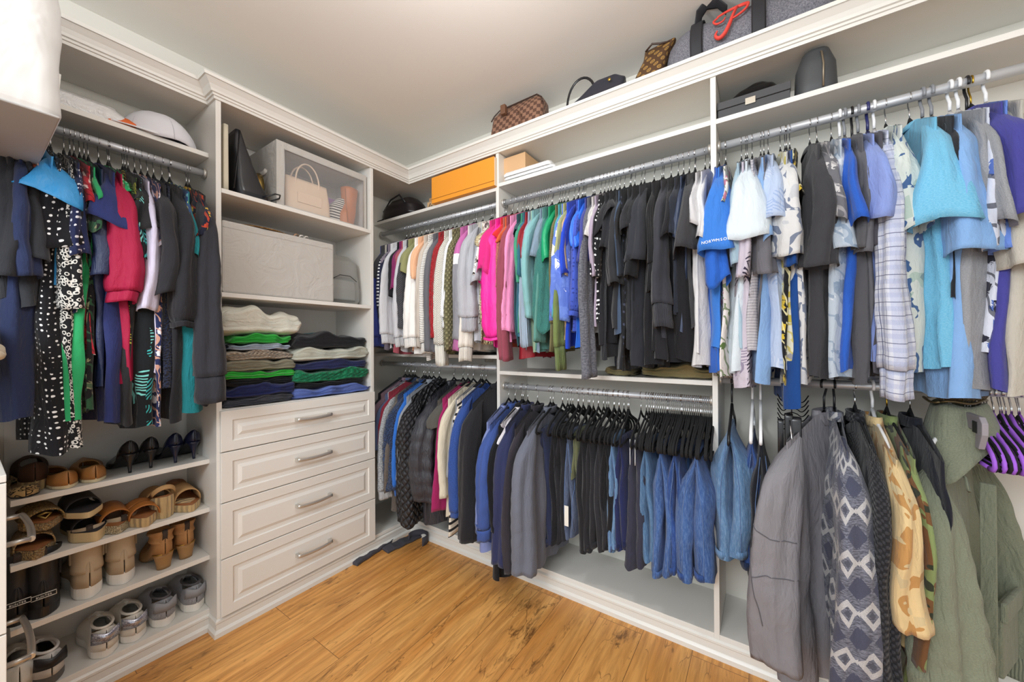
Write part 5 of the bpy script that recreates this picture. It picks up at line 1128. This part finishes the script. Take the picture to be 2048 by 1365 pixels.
for i in range(27):
    s = -1+2*i/26; e = max(.02, 1-abs(s)**6)**.5; R = .135*(1-.06*s)*(.25+.75*e)
    rings.append([(s*Wd/2, R*.95*math.cos(2*PI*j/32)*(1+.05*math.sin(9*s)), .125+ R*(.92*math.sin(2*PI*j/32)) + noise.noise(Vector((s*4, math.cos(2*PI*j/32)*2, math.sin(2*PI*j/32)*2)))*.012) for j in range(32)])
db = MB().loft(rings, True, True, True).build('duffel_bag', M_MARL); tag(db, 'grey marl duffel bag with a red script letter and black straps', 'bag'); db.location = ((xa_+xb_)/2, 1.745, zt_+.003)
web = plain('black_webbing', '#26262a', .7)
for sx_ in (-.30, .10):
    pts = [(sx_*Wd/1.0*.9+ (.0), -.146*math.cos(a)*1.0, .125+.146*math.sin(a)) for a in [math.radians(-60+150*k/14) for k in range(15)]]
    MB().tube(pts, .022, 8, flat=.09, up=(1, 0, 0)).build('strap', web, db)
xs_ = -.30*Wd*.9
MB().tube([(xs_, -.10, .215), (xs_+.005, -.09, .27), (xs_+.03, -.085, .30), (xs_+.07, -.085, .285), (xs_+.10, -.09, .24)], .020, 8, flat=.10, up=(0, 0, 1)).build('carry_handle', web, db)
red = plain('red_thread', '#e0463a', .6)
def stroke(pts, r):                              # smooth script stroke on the duffel's curved front
    P_ = []; n = len(pts)
    for i in range(n-1):
        p0, p1, p2, p3 = pts[max(0, i-1)], pts[i], pts[i+1], pts[min(n-1, i+2)]
        for k in range(8):
            t = k/8; P_.append(tuple(.5*((2*p1[j])+(-p0[j]+p2[j])*t+(2*p0[j]-5*p1[j]+4*p2[j]-p3[j])*t*t+(-p0[j]+3*p1[j]-3*p2[j]+p3[j])*t**3) for j in (0, 1)))
    P_.append(pts[-1]); out = []
    for u_, v_ in P_:
        vv = max(-.12, min(.12, v_)); out.append((u_, -math.sqrt(max(1e-4, .140**2-vv**2))*1.0-.004, .125+vv))
    return out
lx = onY(1462, 50, 1.615).x-db.location.x
mb = MB()
for pts, r in (([(-.045, .055), (-.062, .035), (-.05, .015), (-.028, .018), (-.02, .035)], .0045), ([(-.05, .058), (-.01, .082), (.035, .088), (.058, .068), (.05, .035), (.02, .015), (.002, .012)], .006), ([(.022, .085), (.010, .04), (-.004, -.01), (-.022, -.045), (-.042, -.055), (-.055, -.040), (-.048, -.022)], .0075)):
    mb.tube([(lx+a*.92, b, c_) for a, b, c_ in stroke([(p_, q_*.86+.028) for p_, q_ in pts], r)], lambda t, r=r: r*(.55+.6*math.sin(PI*t)), 8, flat=.7)
mb.build('letter_P', red, db)
o = tag(bag_mesh([(0, .17, .13, .04, 0, 0), (.05, .19, .15, .05, 0, 0), (.11, .14, .10, .04, 0, 0)], wob=.012, seed=3).build('blue_grey_bag', plain('slate_nylon', '#4a545e', .5, bump=.2, bscale=30)), 'slate blue soft bag right of the duffel at the top edge', 'bag'); o.location = (xb_+.10, 1.68, zt_)
# ---- dark felt strips on the floor in the corner
ft = plain('dark_felt', '#45434a', .95, bump=.15, bscale=120)
P0, P1, P2, P3, P4 = onZ(706, 1140, .004), onZ(760, 1090, .004), onZ(766, 1112, .004), onZ(850, 1050, .004), onZ(700, 1125, .004)
def strip(label, a, b, wd, z0, th, name='felt_strip'):
    a = Vector(a); b = Vector(b); d = (b-a).normalized(); nrm = Vector((-d.y, d.x, 0)); n = 14; ring = []
    for i in range(n+1):
        c = a+(b-a)*i/n; lift = .006*math.sin(i*.9)**2
        ring.append([(c+nrm*(wd/2)*x+Vector((0, 0, y+lift))) for x, y in ((-1, z0), (1, z0), (1, z0+th), (-1, z0+th))])
    ring = [[Vector((p.x, p.y, max(p.z, z0))) for p in r] for r in ring]
    return tag(MB().loft(ring, True, True, True, smooth=False).build(name, ft, bevel=.003), label, 'felt strip')
strip('dark grey felt strip on the floor against the drawer base', onZ(708, 1132, 0), onZ(790, 1078, 0), .050, .001, .016)
strip('second dark felt strip lying on the corner floor', onZ(770, 1105, 0), onZ(862, 1062, 0), .065, .001, .014)
rb = MB(); ring = []
for i in range(17):
    a = PI*1.25*i/16-.3; ring.append([(.055*math.cos(a)*k, .055*math.sin(a)*k, zz_) for k, zz_ in ((1, 0), (1.08, 0), (1.08, .05), (1, .05))])
o = tag(rb.loft(ring, True, True, True).build('felt_roll', ft), 'curled dark felt band standing in the floor corner', 'felt strip'); o.location = Vector(onZ(836, 1086, 0))+Vector((0, 0, .001)); 
# ================================================================== SHOES
def outline(L, W, x):                            # half width of a sole at distance x from the heel
    t = max(0., min(1., x/L)); base = .60+.18*smooth(t/.25)-.10*math.exp(-((t-.42)/.15)**2)+.24*math.exp(-((t-.70)/.18)**2)
    end = min(1., (t/.10)**.5 if t < .10 else 1.)*min(1., ((1-t)/.22)**.55 if t > .78 else 1.)
    return W/2*base*max(.05, end)
def shoe(name, label, loc, rz, L=.26, W=.095, sole=.028, e=lambda t: 0., H=lambda t: .06, opening=(.05, .45), ow=.026, upper=None, solem=None, wedge=False, cat='shoe', cutheel=False, group=None):
    """toe along +x, heel at the origin side; e(t): height of the foot bed above the sole's own thickness"""
    root = empty(name, loc, rz, label, cat, group); n = 27
    xs = [L*(1-math.cos(PI*i/n))/2 for i in range(n+1)]
    mb = MB(); rings = []                        # sole
    def ring(k, zt):
        right = [(x, outline(L, W, x)*k) for x in xs]; left = [(x, -y) for x, y in right[::-1]]
        return [(x, y, (zt*(sole)+e(x/L)*(zt if wedge else 1))) for x, y in right+left]
    mb.loft([ring(.93, 0), ring(1.0, .15), ring(1.02, .6), ring(1.0, 1.0)], True, True, True, smooth=False)
    mb.build('sole', solem, root)
    if upper:
        M = 17; rows = []
        for i in range(0, n+1):
            x = xs[i]; t = x/L; w = outline(L, W, x)*.96; h = H(t); o_ = 0
            if opening and opening[0] < t < opening[1]:
                q_ = (t-opening[0])/(opening[1]-opening[0]); o_ = min(w*.80, ow*math.sin(PI*q_)**.5)
            r = []
            for j in range(M+1):
                f = j/M; side = 1 if f < .5 else -1; g = f*2 if f < .5 else (1-f)*2; g = min(1, g*M/(M-1))
                am = math.acos(min(1, max(0, o_/max(w, 1e-4)))) if o_ else PI/2
                a = g*am; r.append((x+.006*math.sin(a)*(t < .08), side*w*math.cos(a)**.8, sole+e(t)-.003+h*math.sin(a)**.62))
            rows.append((r, o_ > 0))
        mb = MB(); base = [mb.add(r) for r, _ in rows]; c = M//2
        for i in range(n):
            for j in range(M):
                if j == c and (rows[i][1] or rows[i+1][1]): continue
                mb.face([base[i]+j, base[i+1]+j, base[i+1]+j+1, base[i]+j+1], [(xs[i], j*.01), (xs[i+1], j*.01), (xs[i+1], j*.01+.01), (xs[i], j*.01+.01)], True)
        mb.build('upper', upper, root, solid=.003)
        if opening:
            mb = MB(); rr = []
            for i in range(n+1):
                t = xs[i]/L
                if opening[0]-.02 < t < opening[1]+.1: rr.append([(xs[i], s*outline(L, W, xs[i])*.86, sole+e(t)+.006) for s in (1, -1)])
            mb.loft(rr, False).build('insole', plain('insole_tan', '#b08d63', .8), root)
    return root
def on_shelf(px, py, z, X=XB-.02, inward=0.): p = onX(px, py, X); return (X-inward, p.y, z)
S1, S2, S3, S4 = .717, .5139, .3141, .091
RB = plain('black_rubber', '#1d1d20', .35); RP = plain('white_rubber', '#e6e3dc', .5)
# bottom row: sneakers, heels to the room
def sneaker(label, px, mat, back=.0, rz=PI, sole=.028, H=None, accent=None, am=None, solem=None, X=-.03, shelf=S4, laces=True, L=.265):
    s = shoe('sneaker', label, (XB+X, onX(px, 1200, XB).y, shelf), rz, L, .10, sole, H=H or (lambda t: .070 if t < .12 else .070-.016*min(1, (t-.12)/.2) if t < .35 else .058+.012*math.exp(-((t-.5)/.12)**2)-.03*max(0, (t-.6)/.4)), opening=(.06, .50), ow=.025, upper=mat, solem=solem or RP, cat='sneaker')
    if accent:                                   # heel counter patch
        mb = MB(); rr = []
        for i in range(13):
            a = -1+2*i/12; xx = .022*abs(a)**1.6-.004; w_ = .036*a
            rr.append([(xx-.001, w_, sole+.026), (xx-.0045, w_*1.0, sole+.045), (xx-.001, w_*.96, sole+.062-.010*math.cos(a*PI)*.5)])
        mb.loft(rr, False).build('heel_patch', am, s, solid=.002)
    mb = MB(); rr = []                            # padded collar
    for i in range(25):
        a = 2*PI*i/24; rr.append((.075+.060*math.cos(a), .026*math.sin(a), sole+.068-.012*(math.cos(a)*.5+.5)+.004))
    mb.tube(rr, .0045, 8).build('collar', plain('shoe_lining', '#5a585c', .9) if not laces else mat, s)
    if laces:
        mb = MB()
        for k in range(4):
            x = .128+.016*k; zz = sole+.064-.003*k; mb.tube([(x, -.02, zz-.006), (x+.004, 0, zz+.004), (x, .02, zz-.006)], .0028, 6)
        mb.build('laces', plain('lace_white', '#ece9e2', .8), s)
    return s
knitgrey = cloth(('heather', '#a8aab0', '#8b8d95')); gl = N('glitter'); v = gl.n('ShaderNodeTexVoronoi', {'Vector': gl.obj(), 'Scale': 520.}); M_GL = gl.set(color=gl.mix(gl.n('ShaderNodeSeparateColor', {0: v.outputs['Color']}).outputs[0], hexc('#77798a'), hexc('#d6d8e2')), rough=.25, metal=.7)
wl = plain('white_leather', '#e4e0d6', .5, bump=.05)
sneaker('grey mesh running shoe, right one, nearest the tower', 398, knitgrey, accent=True, am=plain('grey_overlay', '#8e8f94', .6), sole=.034, laces=False, L=.25, X=-.025)
sneaker('grey mesh running shoe, left one beside the glitter pair', 336, knitgrey, accent=True, am=plain('grey_overlay', '#8e8f94', .6), sole=.034, laces=False, L=.25, X=-.02)
sneaker('white sneaker with silver glitter heel, right of its pair', 274, wl, accent=True, am=M_GL, X=-.015, L=.25)
sneaker('white sneaker with silver glitter heel, left of its pair', 214, wl, accent=True, am=M_GL, X=-.005, L=.25)
s = sneaker('white running shoe with black stripes and dark sole', 104, plain('sport_white', '#dcdad8', .5), rz=PI+.12, sole=.030, X=.0, solem=plain('dark_sole', '#5c5a58', .6), accent=True, am=RB, L=.27)
MB().tube([(.05, .047, .05), (.09, .050, .038), (.13, .052, .045), (.16, .05, .035)], .003, 6).build('stripe', RB, s)
sneaker('white sneaker half hidden behind the drawer pull at lower left', 40, wl, X=-.01, L=.26)
# second row up from the floor: boots
def boot(label, px, mat, solem, L=.255, W=.098, sole=.042, shaft=.13, e=lambda t: 0., X=-.02, rz=PI, heelblock=None, top=1.0, shelf=S3, tab=True, patch=None, cat='boot'):
    s = shoe('ankle_boot', label, (XB+X, onX(px, 1120, XB).y, shelf), rz, L, W, sole, e=e, H=lambda t: .085 if t < .30 else .085-.040*smooth((t-.3)/.35)-.012*max(0, t-.7), opening=None, upper=mat, solem=solem, cat=cat, wedge=False)
    rings = []
    for i in range(12):
        t = i/11; z_ = sole+e(.1)+.045+shaft*t; cx = .056+.006*t; rx = .052-.010*math.sin(PI*t)*.6+.004*t; ry = (.040-.006*math.sin(PI*t)+.004*t)*top
        rings.append([(cx+rx*math.cos(2*PI*j/26), ry*math.sin(2*PI*j/26), z_-(.012*math.cos(2*PI*j/26) if i == 11 else 0)) for j in range(26)])
    sh = MB().loft(rings).build('shaft', mat, s, solid=.003)
    for sd in (-1, 1): MB().box(.045, .070, sd*.0395-.003, sd*.0395+.003, sole+e(.1)+.075, sole+e(.1)+.045+shaft*.97).build('elastic_gusset', plain('elastic_'+mat.name[:12], '#8f7f68' if mat != RB else '#26262a', .9), s, bevel=.002)
    if tab:
        zt2 = sole+e(.1)+.045+shaft; MB().tube([(.006, 0, zt2-.03), (.0, 0, zt2+.005), (.004, 0, zt2+.018), (.012, 0, zt2-.02)], .008, 8, flat=.2, up=(0, 1, 0)).build('pull_tab', plain('tab_'+mat.name[:10], '#3a2e26', .8), s)
    return s
tp = plain('taupe_suede', '#b8a489', .85, bump=.1); tn = plain('tan_suede', '#ab7d4e', .8, bump=.1)
boot('taupe boot with thick white sole, left of the taupe pair', 182, tp, RP, X=-.02, shaft=.15)
boot('taupe boot with thick white sole, right of the taupe pair', 253, tp, RP, X=-.03, shaft=.15)
for px, lab, x in ((88, 'black rubber rain boot with a white heel label', -.01), (36, 'black rubber rain boot cut by the near drawers', -.02)):
    b = boot(lab, px, RB, RB, X=x, shaft=.13, sole=.034, W=.105)
    pl_ = MB().tube([(-.0075, -.026, .066), (-.0075, .026, .066), (-.0075, .026, .080), (-.0075, -.026, .080), (-.0075, -.026, .066)], .0012, 5).build('heel_label', RP, b)
    text_on(b, 'BUNTER', .008, (-.0085, 0, .070), (PI/2, 0, -PI/2), RP)
hl = lambda t: .055*(1-smooth(t/.62))
def heelblock(root, hgt, x0=.0, w0=.030, w1=.022, mat=None, x1=.05):
    rings = []
    for i in range(7):
        t = i/6; z_ = hgt*t; k = w1+(w0-w1)*t**1.3; xl = (x1-x0)*(.62+.38*t**1.4)
        rings.append([(x0+.004*(1-t)+xl/2+xl/2*math.cos(2*PI*j/20), k*math.sin(2*PI*j/20), z_) for j in range(20)])
    return MB().loft(rings, True, True, True).build('heel', mat, root)
wd = plain('stacked_wood', '#9a7448', .5, bump=.1, bscale=200)
for px, lab, x in ((334, 'tan suede heeled bootie, left of the tan pair', -.02), (382, 'tan suede heeled bootie, right of the tan pair', -.04)):
    b = boot(lab, px, tn, plain('thin_sole', '#8a6a44', .6), X=x, shaft=.035, sole=.006, e=hl, L=.23, W=.082, top=.9); heelblock(b, .058, mat=wd, x0=.002, w0=.031, w1=.021)
    MB().tube([(.002+.028*(1-math.cos(a)), .032*math.sin(a), .060) for a in [math.radians(-85+170*k/12) for k in range(13)]], .0016, 6).build('gold_rand', plain('gold_trim', '#c9a04a', .3, 1), b)
# third row: sandals
rf = cloth(('texture', '#cdb083', '#a98a5a', '#000', .6), .8); jute = cloth(('rib', '#c9ac7c', '#a98a5a', '#000', 3.), .9)
def strap(root, x0, x1, W, z0, h, mat, name='strap', n=14):
    rr = []
    for x in [x0+(x1-x0)*k/5 for k in range(6)]:
        rr.append([(x, W*math.cos(PI*j/n), z0+h*math.sin(PI*j/n)**.8*(1-.12*(x-x0)/(x1-x0))) for j in range(n+1)])
    return MB().loft(rr, False).build(name, mat, root, solid=.0035)
def sandal(label, px, X, rz, solem, strapm, sole=.03, e=lambda t: 0., straps=((.55, .85),), L=.24, W=.09, h=.05, shelf=S2, zoff=0, footm=None, wedge=True, px_y=1050):
    s = shoe('sandal', label, (XB+X, onX(px, px_y, XB).y, shelf+zoff), rz, L, W, sole, e=e, upper=None, solem=solem, wedge=wedge, cat='sandal')
    n = 20; rr = [[(L*k/n, sd*outline(L, W, L*k/n)*.94, sole+e(k/n)+.0015) for sd in (1, -1)] for k in range(n+1)]
    MB().loft(rr, False).build('footbed', footm or plain('tan_footbed', '#8f5a32', .6), s, solid=.002)
    for a, b in straps: strap(s, L*a, L*b, W*.47, sole+e((a+b)/2)-.004, h, strapm)
    return s
wd_h = lambda t: .055*(1-smooth(t/.75))
cg = plain('cognac_leather', '#a8692f', .45); bs = plain('beige_suede', '#b48d5e', .8)
sandal('espadrille wedge mule showing its peep toe, beside the tower', 385, -.245, 0, jute, bs, sole=.028, e=wd_h, straps=((.38, .80),), h=.058)
s = sandal('espadrille wedge mule turned to show its tall woven heel', 336, -.02, PI, jute, bs, sole=.030, e=wd_h, straps=((.40, .80),), h=.06)
MB().tube([(.012+.03*(1-math.cos(a)), .036*math.sin(a), .085+.035*math.cos(a)) for a in [math.radians(-80+160*k/12) for k in range(13)]], .010, 8, flat=.25, up=(0, 0, 1)).build('heel_strap', bs, s)
sandal('tan crossed-strap sandal with woven platform', 292, -.23, 0, jute, cg, sole=.034, straps=((.50, .68), (.74, .90)), h=.05)
sandal('cognac slide sandal with a wide band and cork sole', 238, -.245, 0, cloth(('texture', '#c8ac78', '#e0d2b0', '#000', .5)), cg, sole=.030, straps=((.40, .86),), h=.058)
sandal('black slide with beige platform, lower one of the stack', 162, -.235, .15, plain('beige_foam', '#cdb68a', .7), plain('black_strap', '#232226', .6), sole=.034, straps=((.35, .75),), h=.05, footm=plain('black_footbed', '#262428', .7))
sandal('black slide resting tilted on its partner', 165, -.225, .05, plain('beige_foam', '#cdb68a', .7), plain('black_strap', '#232226', .6), sole=.020, straps=((.30, .75),), h=.045, zoff=.092, footm=plain('black_footbed', '#262428', .7))
gm = plain('gold_metal_leather', '#a68a4a', .35, .6)
sandal('gold raffia slide with bow strap, lower of the gold pair', 72, -.235, 0, rf, rf, sole=.030, straps=((.45, .85),), h=.052)
s = sandal('gold raffia slide stacked on its partner, buckle in front', 70, -.235, .1, rf, cloth(('texture', '#b8985a', '#8f7038', '#000', .6)), sole=.024, straps=((.45, .68), (.72, .90)), h=.045, zoff=.085)
MB().tube([(.21, -.014, .045), (.222, .0, .052), (.21, .014, .045), (.222, 0, .034), (.21, -.014, .045)], .003, 6).build('buckle', gm, s)
sandal('clear-strapped flat shoe behind the slides on the second shelf', 205, -.26, 0, plain('tan_footbed', '#8f5a32', .6), plain('brown_strap', '#3a2418', .4), sole=.012, straps=((.5, .62),), h=.05, zoff=.0, L=.16)
# top row: pumps and flats
def pump(label, px, X, h='#1a1a22', rz=PI):
    m_ = plain('patent_'+h[1:], h, .22); ee = lambda t: .070*(1-smooth(t/.62))
    s = shoe('high_heel_pump', label, (XB+X, onX(px, 930, XB).y, S1), rz, .225, .078, .004, e=ee, H=lambda t: .050-.022*smooth(t/.5), opening=(.05, .66), ow=.026, upper=m_, solem=plain('black_sole', '#141416', .5), cat='high heel')
    rings = []
    for i in range(10):
        t = i/9; z_ = .072*t; k = .0055+.020*t**2.6; xx = .014+.008*t
        rings.append([(xx+k*1.0*math.cos(2*PI*j/16), k*.95*math.sin(2*PI*j/16), z_) for j in range(16)])
    MB().loft(rings, True, True, True).build('stiletto_heel', m_, s); return s
pump('black pump, left of the black suede pair', 266, -.03, '#1d1b1e'); pump('black pump, right of the black suede pair', 310, -.04, '#1d1b1e')
pump('navy patent pump, left one beside the tower', 360, -.04, '#161a33'); pump('navy patent pump, right one against the tower', 398, -.045, '#161a33')
def flat(label, px, X, mat, solem, rz=PI, L=.24, sole=.014, cat='flat shoe', z=S1, H=.045): return shoe('flat_shoe', label, (XB+X, onX(px, 945, XB).y, z), rz, L, .085, sole, H=lambda t: H-.010*smooth(t/.6), opening=(.06, .68), ow=.028, upper=mat, solem=solem, cat=cat)
flat('tan heeled ballet flat with cream sole, right of the pair', 193, -.01, plain('tan_smooth', '#a9753f', .45), plain('cream_sole', '#d9cba8', .5))
flat('tan ballet flat with cream sole, left of the pair', 138, -.005, plain('tan_smooth', '#a9753f', .45), plain('cream_sole', '#d9cba8', .5), rz=PI+.15)
flat('brown suede clog with woven sole at far left', 75, -.06, plain('brown_suede', '#4a3020', .8), jute, sole=.035, H=.06)
flat('leopard print flat in front of the brown clog', 52, .0, cloth(('leopard', '#c9ac78', '#241a12', '#000', .7)), RB, sole=.008, H=.03)
